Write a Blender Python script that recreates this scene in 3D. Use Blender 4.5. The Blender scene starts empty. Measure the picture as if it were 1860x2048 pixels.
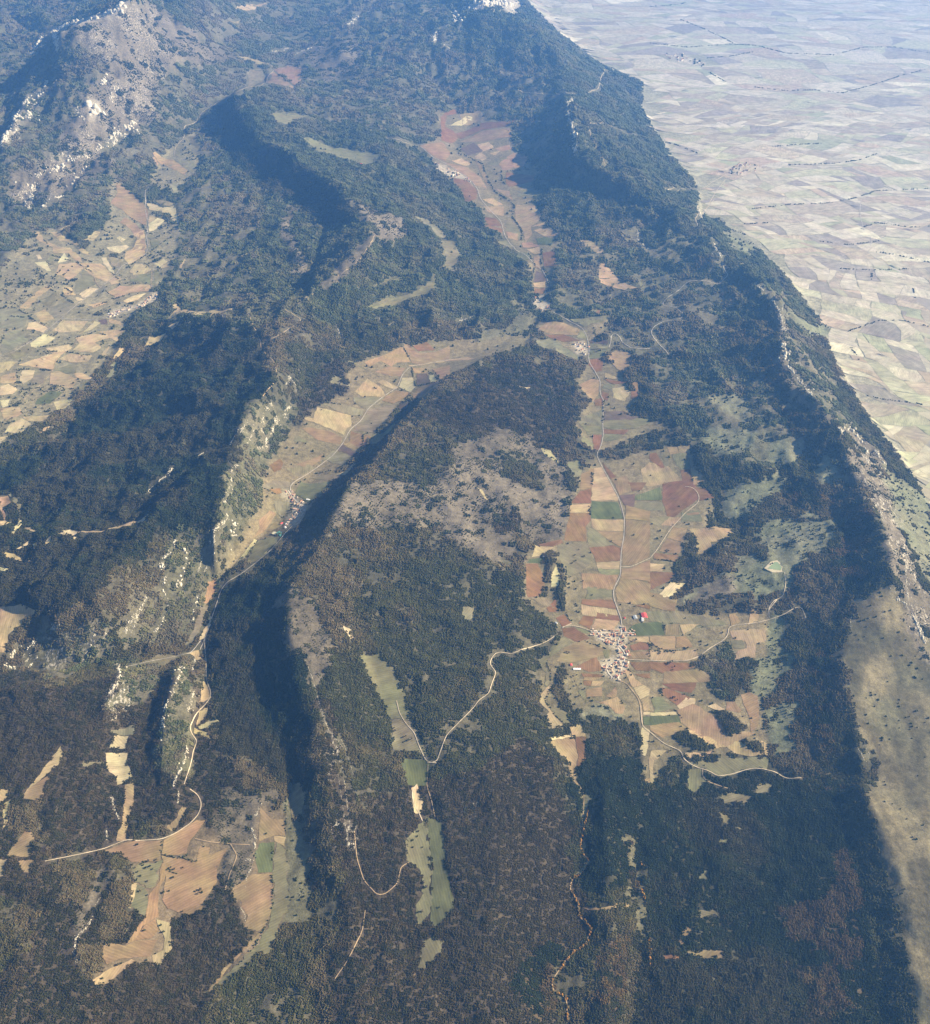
import bpy, bmesh, math, random
import numpy as np
from mathutils import Vector, Euler
from mathutils.geometry import delaunay_2d_cdt

sc = bpy.context.scene
R = math.radians
random.seed(7)
rng = np.random.default_rng(7)

# ------------------------------------------------------------------ camera
W_PX, H_PX, F_PX = 1860.0, 2048.0, 1967.0
CAM_H, PITCH = 4200.0, R(36.5)
cam_d = bpy.data.cameras.new("camera")
cam_d.sensor_fit = 'HORIZONTAL'
cam_d.sensor_width = 36.0
cam_d.lens = 36.0 * F_PX / W_PX
cam_d.clip_start = 10.0
cam_d.clip_end = 200000.0
cam = bpy.data.objects.new("camera", cam_d)
cam.location = (0, 0, CAM_H)
cam.rotation_euler = (R(90) - PITCH, 0, 0)
sc.collection.objects.link(cam)
sc.camera = cam

# ------------------------------------------------------------------ sky, sun, exposure
SUN_EL, SUN_AZ = R(31.0), R(84.0)          # azimuth clockwise from +Y
wd = bpy.data.worlds.new("World")
sc.world = wd
wd.use_nodes = True
nt = wd.node_tree
nt.nodes.clear()
sky = nt.nodes.new('ShaderNodeTexSky')
sky.sky_type = 'NISHITA'
sky.sun_disc = False
sky.sun_elevation = SUN_EL
sky.sun_rotation = SUN_AZ
sky.altitude = 800
bg = nt.nodes.new('ShaderNodeBackground')
bg.inputs['Strength'].default_value = 0.05
wo = nt.nodes.new('ShaderNodeOutputWorld')
nt.links.new(sky.outputs[0], bg.inputs[0])
nt.links.new(bg.outputs[0], wo.inputs[0])

sun_d = bpy.data.lights.new("sun", 'SUN')
sun_d.energy = 5.0
sun_d.angle = R(0.5)
sun_d.color = (1.0, 0.86, 0.62)
sun = bpy.data.objects.new("sun", sun_d)
sdir = Vector((math.sin(SUN_AZ) * math.cos(SUN_EL), math.cos(SUN_AZ) * math.cos(SUN_EL), math.sin(SUN_EL)))
sun.rotation_euler = sdir.to_track_quat('Z', 'Y').to_euler()
sun.location = (6000, 3000, 9000)
sc.collection.objects.link(sun)

HAZE_DENSITY = 2.55e-5
HAZE_COLOR = (0.16, 0.42, 1.0, 1)
HAZE_ANISO = 0.25
sc.view_settings.view_transform = 'Standard'
sc.view_settings.look = 'None'
sc.view_settings.gamma = 1.0
sc.view_settings.use_curve_mapping = False
sc.view_settings.exposure = 1.4
sc.render.engine = 'CYCLES'
cy = sc.cycles
cy.max_bounces = 5
cy.diffuse_bounces = 2
cy.glossy_bounces = 1
cy.transmission_bounces = 2
cy.volume_bounces = 1
cy.volume_step_rate = 1.0
cy.use_adaptive_sampling = True
cy.adaptive_threshold = 0.02
cy.use_denoising = True
try:
    cy.denoiser = 'OPENIMAGEDENOISE'
    cy.denoising_input_passes = 'RGB_ALBEDO_NORMAL'
except Exception:
    pass

# ------------------------------------------------------------------ helpers
def srgb(r, g, b):
    f = lambda c: (c / 255 / 12.92) if c / 255 <= 0.04045 else ((c / 255 + 0.055) / 1.055) ** 2.4
    return (f(r), f(g), f(b))

CROPS = {'a': (0, 0, 3.662), 'b': (400, 0, 3.662), 'c': (800, 0, 3.662), 'd': (1300, 0, 3.27),
         'e': (0, 400, 3.662), 'f': (400, 400, 3.662), 'g': (800, 400, 3.662), 'h': (1300, 400, 3.27),
         'i': (0, 800, 3.662), 'j': (400, 800, 3.662), 'k': (800, 800, 3.662), 'l': (1300, 800, 3.27),
         'm': (0, 1200, 3.662), 'n': (400, 1200, 3.662), 'o': (800, 1200, 3.662), 'q': (1300, 1200, 3.27),
         'r': (0, 1548, 3.662), 's': (400, 1548, 3.662), 't': (800, 1548, 3.662), 'u': (1300, 1548, 3.27),
         'v': (1100, 1200, 6.103), 'w': (500, 920, 9.155), 'x': (180, 560, 9.155), 'y': (1400, 250, 6.103),
         'z': (0, 0, 1.0)}

def parse(txt):
    """lines: crop letter, tag, then x,y[,z] points -> [(tag, array in photo pixels)]"""
    out = []
    for ln in txt.strip().splitlines():
        ln = ln.split('#')[0].split()
        if len(ln) < 3:
            continue
        x0, y0, s = CROPS[ln[0]]
        pts = []
        for p in ln[2:]:
            q = [float(c) for c in p.split(',')]
            pts.append((x0 + q[0] / s, y0 + q[1] / s) + tuple(q[2:]))
        out.append((ln[1], np.array(pts)))
    return out

def hash2(ix, iy, seed):
    n = (ix.astype(np.int64) * 374761393 + iy.astype(np.int64) * 668265263 + seed * 974634777) & 0xffffffff
    n = ((n ^ (n >> 13)) * 1274126177) & 0xffffffff
    n = (n ^ (n >> 16)) & 0xffffffff
    return n / 4294967295.0

def vnoise(x, y, seed=0):
    ix = np.floor(x); iy = np.floor(y)
    fx = x - ix; fy = y - iy
    fx = fx * fx * fx * (fx * (fx * 6 - 15) + 10)
    fy = fy * fy * fy * (fy * (fy * 6 - 15) + 10)
    a = hash2(ix, iy, seed); b = hash2(ix + 1, iy, seed)
    c = hash2(ix, iy + 1, seed); d = hash2(ix + 1, iy + 1, seed)
    return (a + (b - a) * fx) * (1 - fy) + (c + (d - c) * fx) * fy

def fbm(x, y, lam, octaves=4, seed=0, ridged=False):
    s = 0.0; amp = 1.0; tot = 0.0
    ca, sa = math.cos(0.6), math.sin(0.6)
    for k in range(octaves):
        f = 2.0 ** k / lam
        xx, yy = x * f, y * f
        for _ in range(k):
            xx, yy = xx * ca - yy * sa, xx * sa + yy * ca
        n = vnoise(xx + 17.3 * k, yy - 9.1 * k, seed + k)
        if ridged:
            n = 1 - abs(2 * n - 1)
        s = s + n * amp; tot += amp; amp *= 0.5
    return s / tot

# camera rays ------------------------------------------------------
cp, sp = math.cos(PITCH), math.sin(PITCH)
def ray(u, v):
    dx = (np.asarray(u, float) - W_PX / 2) / F_PX
    dy = (H_PX / 2 - np.asarray(v, float)) / F_PX
    return dx, cp + dy * sp, -sp + dy * cp
def unproject(u, v, z):
    dx, dy, dz = ray(u, v)
    t = (np.asarray(z, float) - CAM_H) / dz
    return dx * t, dy * t
def to_pixel(x, y, z):
    zz = z - CAM_H
    depth = y * cp - zz * sp
    upc = y * sp + zz * cp
    depth = np.maximum(depth, 1.0)
    return W_PX / 2 + F_PX * x / depth, H_PX / 2 - F_PX * upc / depth
# ------------------------------------------------------------------ traced data (photo pixels)
RELIEF_LINES = """
z crest 1838,2300,115 1838,2048,128 1845,1912,135 1808,1762,152 1786,1695,160 1743,1615,165 1722,1568,150
z gap 1860,1550,90 1740,1545,75 1690,1553,55 1620,1562,40
z crest 1724,1520,128 1714,1494,142 1710,1432,155 1688,1371,158 1688,1313,160 1707,1231,170 1735,1195,200 1783,1176,235 1782,1106,255 1759,1051,265 1734,1008,265 1725,977,250 1690,910,225 1679,876,225 1673,846,235 1636,815,238 1597,779,238 1566,730,235 1557,694,225 1566,663,240 1560,626,248 1542,590,248 1511,562,235 1483,535,210 1444,522,160 1428,492,180 1395,458,210 1300,388,290 1237,358,330 1152,314,380 1151,273,390 1134,205,380 1152,188,310 1120,130,350 1089,82,430 1035,49,500 964,16,600 930,-40,640
z foot 1758,2300,40 1762,2048,55 1760,1900,70 1730,1780,85 1685,1640,85 1655,1580,60
z foot 1640,1500,95 1645,1400,108 1655,1300,118 1668,1220,125 1700,1150,150 1690,1050,160 1690,1000,165 1640,930,165 1625,860,165 1560,800,165 1520,740,155 1525,680,150 1525,640,165 1490,590,150 1430,560,110
z foot 1330,450,110 1230,400,140 1160,365,165 1095,325,170 1090,260,190 1085,205,220
z mid 1580,2048,10 1580,1850,15 1570,1700,20 1560,1600,20
z mid 1550,1480,30 1555,1350,38 1560,1230,45 1550,1130,65 1570,1000,85 1540,900,110 1500,820,105 1450,740,95
z stream 1262,2300,-40 1262,2048,-30 1278,1940,-28 1275,1800,-20 1280,1650,-12 1260,1500,-6 1245,1420,-3
z valley 1225,1400,-2 1215,1270,0 1215,1100,2 1200,960,6 1190,890,8 1180,800,0 1170,720,-12 1110,670,-25 1065,645,-32
z valley 1350,1400,4 1400,1250,10 1360,1100,10 1320,950,12
z strip 1150,1450,4 1140,1560,2 1165,1600,0 1165,1700,-5 1145,1760,-8 1140,1830,-10 1175,1870,-12 1110,1960,-10 1130,2048,-15 1130,2300,-20
z hill 1210,1480,18 1205,1560,38 1212,1660,46 1218,1760,46
z hill 1225,1850,25 1210,1960,30 1210,2048,30 1210,2300,30
z grass 1860,1250,120 1860,1400,125 1860,1560,95 1860,1700,165 1870,1900,140 1880,2048,130
z plainfoot 2300,1600,-60 2100,1300,-60 1950,1120,-50 1860,1000,-35 1830,955,-45 1790,890,-50 1740,835,-55 1690,755,-60 1660,695,-60 1640,640,-60 1600,590,-60 1560,540,-60 1520,500,-60 1470,470,-60 1440,440,-60 1400,430,-60 1395,370,-60 1340,310,-60 1300,250,-60 1280,215,-60 1285,165,-60 1240,145,-60 1200,125,-60 1150,85,-55 1100,30,-50 1060,-30,-40
z plain 1600,420,-65 1700,600,-62 1800,800,-60 1860,930,-58
z plain 1450,330,-65 1600,300,-65 1860,400,-65
z plain 1350,120,-65 1500,180,-65 1860,200,-65
z plain 1250,10,-65 1500,10,-65 1860,10,-65 2400,10,-65 2400,400,-65 2200,800,-62 2300,1100,-62 2600,1500,-62
z plain 1200,-150,-65 1900,-150,-65 2600,-150,-65
z crest 740,2300,50 720,2048,55 700,1880,62 687,1794,75 664,1723,88 657,1582,110 638,1473,130 624,1407,140 599,1375,145 580,1255,155 573,1180,165 608,1152,172 645,1090,182 673,1027,186 700,975,182 741,942,168 800,860,132 860,785,110 960,725,80 1035,700,30
z foot 640,2300,20 635,2048,25 620,1800,25 590,1650,20 572,1520,15 555,1480,14 525,1350,15 510,1255,18 515,1190,38 560,1130,60 620,1060,45 655,1000,5 720,932,-12 785,855,-22 845,795,-18
z vleft 400,1300,-75 425,1170,-72 480,1110,-67 560,1040,-60 590,990,-57 640,940,-52 720,850,-46 800,770,-42 900,720,-38 1000,690,-33 1060,650,-32
z dip 740,1100,155 760,1200,128 790,1290,102
z dip 900,930,145 860,1050,122 850,1160,102
z dip 950,820,128 1000,780,100 1060,740,40
z dip 1000,1000,80 1060,930,45 1100,850,35
z syn 740,1310,88 775,1420,66 800,1500,54 830,1560,48 845,1700,48 850,1800,42 820,1920,36 800,2048,30 790,2300,20
z rise 960,1300,75 960,1450,70 980,1600,62 1000,1750,58 960,1900,56 960,2048,54 960,2300,50
z lowc 1090,1150,18 1060,1250,20 1065,1330,16 1085,1420,12
z fields 330,1680,12 330,1760,14 320,1850,22 300,1920,30 280,2048,40 280,2300,40
z fields 520,1600,24 530,1700,16 545,1800,14 500,1900,16 440,1960,18 410,2048,18 410,2300,18
z hillw 110,1600,60 60,1750,55 80,1900,65 60,2048,70 60,2300,70
z hillw 440,1480,-5 450,1560,10 440,1640,14
z gorge -300,1345,-100 0,1338,-95 110,1330,-92 230,1325,-88 340,1300,-82 400,1290,-77
z rim 30,1380,10 130,1380,20 200,1390,30
z dry 245,1440,-5 242,1520,2 252,1590,6 255,1650,10
z hog 360,1335,-20 352,1350,35 340,1400,62 328,1450,66 325,1500,56 322,1560,40
z hogfoot 325,1340,-40 315,1400,0 300,1450,8 295,1520,12
z hog 388,1390,2 375,1430,30 372,1500,34 352,1565,36
z cliff 236,1335,-40 230,1370,40 210,1420,62
z road 408,1300,-68 412,1370,-50 400,1430,-35 388,1470,-25 390,1520,-18 385,1560,-8
z crest 496,627,200 523,698,230 553,758,250 525,801,258 487,848,262 461,900,262 448,960,255 443,1005,245 428,1059,215 424,1100,160 431,1139,-45
z lfoot 350,640,-25 260,740,-40 190,800,-40 70,900,-25 0,940,-15 -300,1000,-10
z crest 430,925,255 390,958,250 330,1012,228 290,1060,205 250,1105,188 180,1155,175 60,1190,140
z vall 392,932,165 300,1012,120 200,1058,95 100,1085,82 0,1100,62 -300,1120,40
z slope 200,930,60 250,980,105
z cnt 270,1150,135 330,1080,160 400,1030,200
z hill 110,1245,110 200,1230,125 260,1190,120
z hillr 330,1200,10 300,1270,-45
z lowl 0,1200,60 0,1290,-10 -300,1230,30
z lval -300,800,-65 0,720,-62 100,620,-62 200,560,-60 260,500,-56 280,430,-48 300,360,-25 345,300,0 375,260,30 430,205,85 530,160,125
z lval -300,700,-60 0,600,-60 60,500,-50
z crest 275,-40,960 262,0,930 245,18,900 170,45,860 112,64,820
z nose 118,112,640 155,170,520 172,210,430 130,280,260
z shade 85,100,420 50,140,330 25,200,270 0,280,220 -300,320,250
z shade 0,40,360 60,62,400 100,55,480 160,30,520 -300,60,340
z cr 92,165,455 70,205,420 50,245,370
z cr 57,195,440 28,240,400 0,292,350
z flank 300,235,190 240,290,120 170,340,60 70,385,20 0,420,-10 -300,480,-20
z flank 330,120,470 400,105,395 470,70,330 560,60,270 640,50,290
z fl 300,180,330 380,170,245 480,140,190 600,150,150
z top 300,60,600 350,0,720 480,-20,560 640,-20,360 760,-10,420 850,0,480
z crest 545,172,230 500,172,270 468,185,300 478,225,300 505,265,265 560,300,260 620,340,275 680,390,295 722,420,305 748,468,290 722,508,265 660,560,240 600,610,230 540,680,250
z sh 440,210,110 440,260,80 470,310,70 540,350,75 620,400,85 660,440,75 640,520,70 580,600,65
z small 590,470,95 605,505,105 585,545,95 510,465,75
z low 440,430,10 420,520,-10 400,600,-20
z right 640,225,180 740,250,180 820,285,110
z right 650,290,135 700,305,125 740,320,115
z right 780,420,210 850,460,130 890,510,100 860,560,95 780,600,90
z right 930,430,50 960,500,15 1020,560,-10 1045,620,-25
z right 680,660,85 620,730,60 600,800,30 540,880,20 520,960,-10
z far 1075,600,-28 1082,545,-22 1045,470,-12 1000,400,-2 950,345,4 905,290,14 950,240,32
z far 860,330,40 830,300,70 800,260,140
z wr 1080,420,10 1060,330,45 1040,260,80
z wr 1140,490,45 1160,530,50 1130,570,20
z wr 1250,470,70 1330,540,60 1380,600,70 1260,600,30 1210,570,15
z wr 1200,650,0 1290,690,25 1380,680,60
z mt 900,40,500 850,70,420 830,110,330 860,160,200 900,200,80
z mt 700,90,330 640,120,230 700,180,150
z mt 1000,110,330 980,150,230 1000,190,130
z mt 560,110,190 600,100,190
z back -600,-160,500 0,-160,600 500,-160,500 900,-160,600
"""

# ground cover: number = class
COVER = """
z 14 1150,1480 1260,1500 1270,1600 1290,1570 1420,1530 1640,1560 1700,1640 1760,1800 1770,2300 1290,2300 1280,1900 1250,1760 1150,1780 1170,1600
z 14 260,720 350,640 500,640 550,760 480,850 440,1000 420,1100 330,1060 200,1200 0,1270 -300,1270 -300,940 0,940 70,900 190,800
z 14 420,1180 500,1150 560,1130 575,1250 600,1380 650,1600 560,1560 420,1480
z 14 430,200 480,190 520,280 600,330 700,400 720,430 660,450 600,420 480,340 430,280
z 8 1110,60 1050,0 1050,-300 2600,-300 2600,1500 2200,1300 1950,1110 1860,1010 1830,960 1790,900 1740,840 1690,760 1660,700 1640,640 1600,590 1560,540 1520,500 1470,470 1440,440 1400,430 1395,370 1340,310 1300,250 1280,215 1285,165 1240,145 1200,130 1150,90
z 9 560,0 880,0 960,120 1100,150 1120,230 1080,420 1040,330 960,230 870,220 850,300 760,260 620,240 560,180
z 9 330,300 420,250 440,330 520,420 500,600 420,640 330,560 360,450
z 9 400,0 580,0 620,160 520,170 430,210 330,280 300,200 360,120
z 9 1100,480 1300,440 1450,520 1470,600 1440,700 1250,720 1200,650 1110,600
z 9 -300,-100 330,-100 330,300 200,420 0,540 -300,540
z 9 1300,720 1480,720 1560,800 1600,900 1560,950 1400,900 1320,800
z 13 0,540 60,470 100,455 170,500 215,440 220,360 240,365 300,420 330,440 360,450 350,520 300,590 260,640 230,700 180,760 140,800 60,860 0,890 -300,900 -300,540
z 13 300,360 330,300 390,260 400,330 370,370 320,380
z 4 110,60 250,8 300,0 360,30 410,95 355,130 315,165 315,235 270,255 190,300 110,300 165,190 220,135
z 4 30,340 190,300 230,330 170,370 60,420 20,400
a 4 1300,250 1500,350 1750,400 1700,470 1400,470 1250,350
b 4 800,280 1150,300 1180,560 950,600 800,480
b 9 1000,560 1400,620 1700,800 1780,1000 1500,1050 1300,950 1000,700
c 9 0,600 250,780 280,1000 0,1000
z 7 430,1140 480,1090 510,1000 540,920 600,830 640,790 720,720 800,690 900,680 1000,670 1060,640 1060,690 990,710 880,760 800,810 740,880 680,940 600,1040 520,1090 460,1140
z 7 1060,650 1110,640 1160,660 1220,630 1180,700 1240,740 1270,800 1260,830 1340,850 1210,900 1180,900 1150,850 1180,800 1150,760 1180,720 1120,690
z 7 1185,920 1220,920 1300,900 1380,890 1400,960 1430,1000 1410,1060 1470,1060 1400,1110 1350,1120 1340,1220 1460,1230 1540,1220 1535,1320 1440,1310 1440,1400 1520,1390 1540,1500 1440,1510 1360,1500 1310,1560 1290,1560 1280,1450 1250,1440 1220,1430 1160,1420 1100,1450 1080,1400 1080,1320 1130,1270 1050,1200 1050,1110 1110,1080 1140,1000 1160,950
z 7 870,220 960,230 1020,250 1030,300 1080,340 1060,380 1080,440 1120,470 1100,520 1105,590 1065,590 1060,540 1030,490 990,460 960,420 930,400 900,360 860,320 840,290 880,270
z 3 1700,1200 1735,1195 1783,1176 1800,1200 1860,1260 2100,1500 2100,2300 1840,2300 1838,2048 1845,1912 1808,1762 1786,1695 1743,1615 1722,1566 1740,1520 1714,1494 1710,1432 1688,1371 1688,1313 1700,1240
l 4 1230,150 1450,350 1560,560 1700,900 1831,1250 1950,1400 1900,1500 1640,1300 1580,1180 1560,950 1400,580 1300,380
h 4 690,530 760,600 870,760 900,900 1050,960 1000,1080 900,1050 980,1200 1100,1330 1190,1420 1230,1480 1190,1470 960,1250 850,1080 840,960 860,850 780,640
l 6 1500,430 1750,580 1831,700 1950,900 1950,1280 1750,950 1650,800 1560,560
h 9 700,520 900,600 1000,800 1100,1000 1200,1250 1400,1500 1240,1480 1000,1200 900,1000 890,840 780,620
a 5 880,0 930,10 900,90 700,160 500,200 400,240 390,225 500,170 700,120 850,60
a 5 400,240 430,250 440,330 480,370 430,350 400,310
a 5 0,1070 100,880 210,715 225,720 130,900 20,1080
a 5 180,910 290,700 345,595 355,600 300,720 190,915
m 5 900,380 930,250 1010,210 1050,270 1000,350 950,390
m 5 1050,270 1060,130 1100,90 1140,160 1100,290
i 5 1180,1180 1240,1120 1300,1020 1260,1200 1280,1290 1220,1400 1190,1280
i 5 1310,1250 1340,1090 1390,1170 1360,1260
a 5 640,740 720,750 740,860 650,870
c 5 470,80 580,10 850,-20 880,40 850,100 700,60 600,80
q 4 1700,50 1831,120 1831,500 1760,330
h 6 900,700 1100,800 1240,860 1060,900 980,800
h 6 430,190 560,210 700,300 640,420 580,330
z 1 800,850 880,780 1000,720 1140,740 1150,850 1130,920 1000,880 860,860
k 4 0,600 130,600 280,500 400,360 800,180 1000,280 1250,560 1300,650 1240,760 1230,900 1190,1020 940,1060 900,980 700,1220 600,1170 480,990 300,900 0,880
k 0 700,360 820,340 1060,560 1080,640 860,600
k 1 640,860 760,880 880,980 760,1000
j 4 1060,700 1250,520 1530,590 1800,640 1850,900 1250,880 1080,880 900,1060 930,900
j 0 1130,500 1250,480 1420,490 1530,560 1350,580 1100,620
j 4 640,1700 620,1500 740,1420 870,1550 900,1700 1000,1831 660,1831
n 4 650,0 870,130 900,300 880,480 820,660 720,640 640,300
n 1 820,660 900,800 1000,1000 1100,1300 1150,1600 1180,1831 960,1831 940,1300 870,1000 800,760
z 1 820,1560 1000,1500 1080,1480 1150,1600 1140,1750 1180,1870 1100,1960 1130,2300 560,2300 700,1850 690,1700 740,1600
z 1 -300,1350 400,1350 420,1500 480,1560 560,1600 640,1750 600,1850 420,1950 330,2300 -300,2300
z 4 430,1570 560,1580 620,1700 560,1720 470,1800 420,1700
r 15 740,560 940,490 1190,490 1450,340 1500,350 1670,540 1590,800 1480,1000 1250,1060 1250,1280 1130,1400 990,1370 800,1530 690,1550 680,1500 740,1330 980,1220 1090,1040 960,980 980,790 960,650 870,580
s 15 430,240 620,250 640,330 640,960 570,1160 520,1310 430,1320 100,1590 300,1300 400,1160 320,1120 300,980 240,920 240,840 380,720
r 0 100,200 360,180 370,560 250,600
r 0 380,640 600,600 560,930 400,880
r 0 780,580 900,600 970,700 940,900 850,1200 730,1230 720,960 780,800
r 0 930,320 1200,380 1180,440 960,480
r 0 -300,850 280,950 280,1230 0,1500 -300,1600
r 0 550,1220 720,1250 760,1400 690,1480 560,1380
r 4 590,900 610,660 750,620 760,760 650,950 600,1050 520,1250 490,1100
s 0 150,1560 420,1320 540,1310 620,1140 860,1100 1050,960 1000,1150 700,1500 200,1900 30,1900
s 12 620,330 770,330 800,700 870,900 850,1100 620,1130 640,960
s 12 640,60 770,60 790,300 650,330
m 9 640,180 850,180 880,400 600,470 330,520 330,240
m 9 960,480 1160,470 1160,600 1000,800 800,850 700,830 800,680 860,480
m 9 1300,480 1420,470 1400,900 1350,1350 1260,1350 1150,1250 1180,1000 1190,830
m 1 980,950 1180,950 1160,1250 1300,1700 1000,1600 980,1300
i 9 1300,950 1560,950 1560,1300 1500,1500 1350,1750 900,1831 900,1700 1100,1400 1200,1100
j 9 210,300 400,0 700,0 600,300 450,500 450,750 300,1000 150,1250 100,1000 180,750 240,450
f 4 1110,0 1220,40 1400,100 1530,280 1400,320 1280,300 1150,480 900,640 850,600 1080,420 1270,260
f 4 560,200 620,20 690,40 680,150 790,400 780,500 680,560 700,380 600,260
f 1 700,1450 900,1200 1050,1200 1100,1400 900,1480 750,1600 700,1750
g 12 820,700 880,720 960,880 960,990 760,1000 560,1040 560,960 760,920 840,840
q 6 770,160 880,170 870,500 890,600 700,640 690,560 720,400 760,380
q 6 750,700 950,700 900,1000 780,1050 770,880
q 6 0,110 300,140 500,160 480,180 0,150
l 6 440,700 500,590 850,480 870,560 760,640 700,720
l 6 620,760 880,730 1000,800 1200,830 1170,1000 1050,1080 900,1130 800,1250 700,1320 660,1250 400,1310 240,1310 250,1210 480,1060 520,990 700,930
l 6 370,210 700,200 640,320 380,400
l 6 700,330 830,240 970,230 1000,350 860,420
l 6 1120,380 1260,380 1270,520 1130,560
l 6 980,720 1080,720 1100,800 1000,780
h 6 380,1290 480,1280 640,1340 590,1500 520,1400
h 6 260,1250 340,1060 380,1230
l 2 1230,650 1280,640 1400,700 1420,1150 1350,1250 1300,1290 1230,1290 1230,900
l 2 900,480 960,500 1060,570 1170,620 1150,650 900,660
l 2 860,60 960,80 990,100 930,180 860,130
q 2 1000,400 1200,330 1140,500 1150,900 1170,1000 1080,1040 1020,900 960,620
q 2 1000,1130 1230,1180 1180,1230 1000,1200
u 2 880,900 1050,850 1250,650 1370,550 1420,950 1400,1500 1000,1700 900,1200
u 2 1180,560 1330,500 1400,900 1300,900
t 2 1480,1300 1700,1200 1720,1500 1650,1900 1400,1900
t 12 1650,400 1740,400 1750,700 1720,850 1790,1150 1800,1300 1700,1100 1680,950 1600,900 1640,600
t 2 1650,500 1700,430 1720,600 1680,850 1640,900 1620,700
t 2 980,1400 1220,1200 1200,1700 900,1831 850,1550
k 0 1010,1200 1060,1100 1150,1120 1110,1300 1070,1350 1080,1200
k 0 1110,1380 1170,1200 1210,1220 1200,1560 1150,1520
k 0 980,1360 1030,1340 1080,1400 1050,1450 1000,1400
v 0 110,770 170,760 220,960 150,1000 200,1150 300,1340 180,1400 20,1100 90,960
q 0 140,900 240,850 430,960 300,985
q 0 420,730 500,720 640,830 600,860 500,880
q 0 610,920 710,930 740,990 640,980
q 9 230,410 430,400 520,420 590,620 560,660 430,640 380,540
q 9 310,390 420,310 520,250 540,380 460,420
l 0 220,960 240,870 300,890 300,1000 370,1010 440,1100 380,1130 190,1130
l 4 280,1200 450,1100 560,1200 480,1320 330,1320
o 0 1430,900 1460,900 1650,900 1650,1140 1560,1150 1430,1000
o 6 1380,760 1560,750 1640,840 1650,900 1430,900
v 10 480,380 560,390 780,380 800,290 860,300 890,350 950,390 1040,400 1030,440 940,460 930,560 940,650 930,750 960,800 900,880 840,1000 760,960 690,940 640,870 570,830 580,760 680,720 740,690 830,640 740,560 600,490 
w 10 570,600 700,540 780,640 900,760 1040,840 1040,900 960,1060 900,1180 780,1240 680,1200 650,1100 720,1020 760,900 840,860 700,720 600,680
x 10 320,620 430,540 560,500 700,500 850,490 960,370 1120,260 1250,200 1300,280 1200,420 980,480 700,560 380,680
y 10 320,560 520,450 640,480 800,510 700,560 500,610 400,600
c 10 240,1190 330,1220 460,1280 530,1310 520,1340 380,1300 270,1240
d 10 90,350 210,350 370,420 350,440 200,410 110,380
g 10 960,710 1060,700 1120,800 1040,820 970,780
g 10 1270,1060 1330,1030 1390,1080 1380,1130 1300,1140
"""

# where bare limestone shows through the turf
ROCKY = """
m n 640,180 850,180 880,400 600,470 330,520 330,240
m n 800,470 1000,470 960,900 720,850
a n 400,230 900,30 1100,0 1250,300 1150,850 1000,930 700,1100 400,1100 600,700 800,500
a n 100,1400 400,1100 800,1000 1000,900 800,1100 500,1300 300,1550 50,1550
a n 0,1100 0,900 200,700 350,580 200,920
c n 200,350 300,200 450,60 900,0 900,120 500,120 400,300
l n 1230,150 1450,350 1560,560 1700,900 1831,1250 1640,1300 1580,1180 1560,950 1400,580 1300,380
n n 640,300 720,640 820,660 900,800 1000,1000 1100,1300 1180,1831 960,1831 940,1300 870,1000 800,760 660,500
t n 430,150 730,130 720,400 430,500
q n 1680,0 1831,100 1831,500 1760,330
h n 690,530 780,640 860,850 900,1050 980,1200 1190,1420 1230,1480 1060,1300 960,1000 900,880 800,620
"""

# broken, gullied ground: stronger relief
RUGGED = """
z 1.7 1690,900 1640,780 1540,560 1420,520 1300,380 1130,200 1090,210 1100,330 1300,450 1450,580 1480,700 1560,820 1640,960 1680,1100 1790,1180 1830,1180 1790,1000
z 1.5 260,720 350,640 500,640 550,760 480,850 440,1000 420,1100 330,1060 200,1200 0,1270 -300,1270 -300,940 0,940 70,900 190,800
z 1.7 -300,-60 420,-60 420,120 320,260 100,420 -300,500
z 1.5 640,-60 1100,-60 1130,200 1000,220 860,220 700,120
z 1.4 1380,760 1600,800 1640,1000 1600,1250 1450,1250 1400,1000
z 1.5 0,1270 260,1190 420,1100 420,1300 340,1310 0,1340
z 1.4 560,300 760,430 720,520 520,700 480,600 600,420
"""
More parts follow.
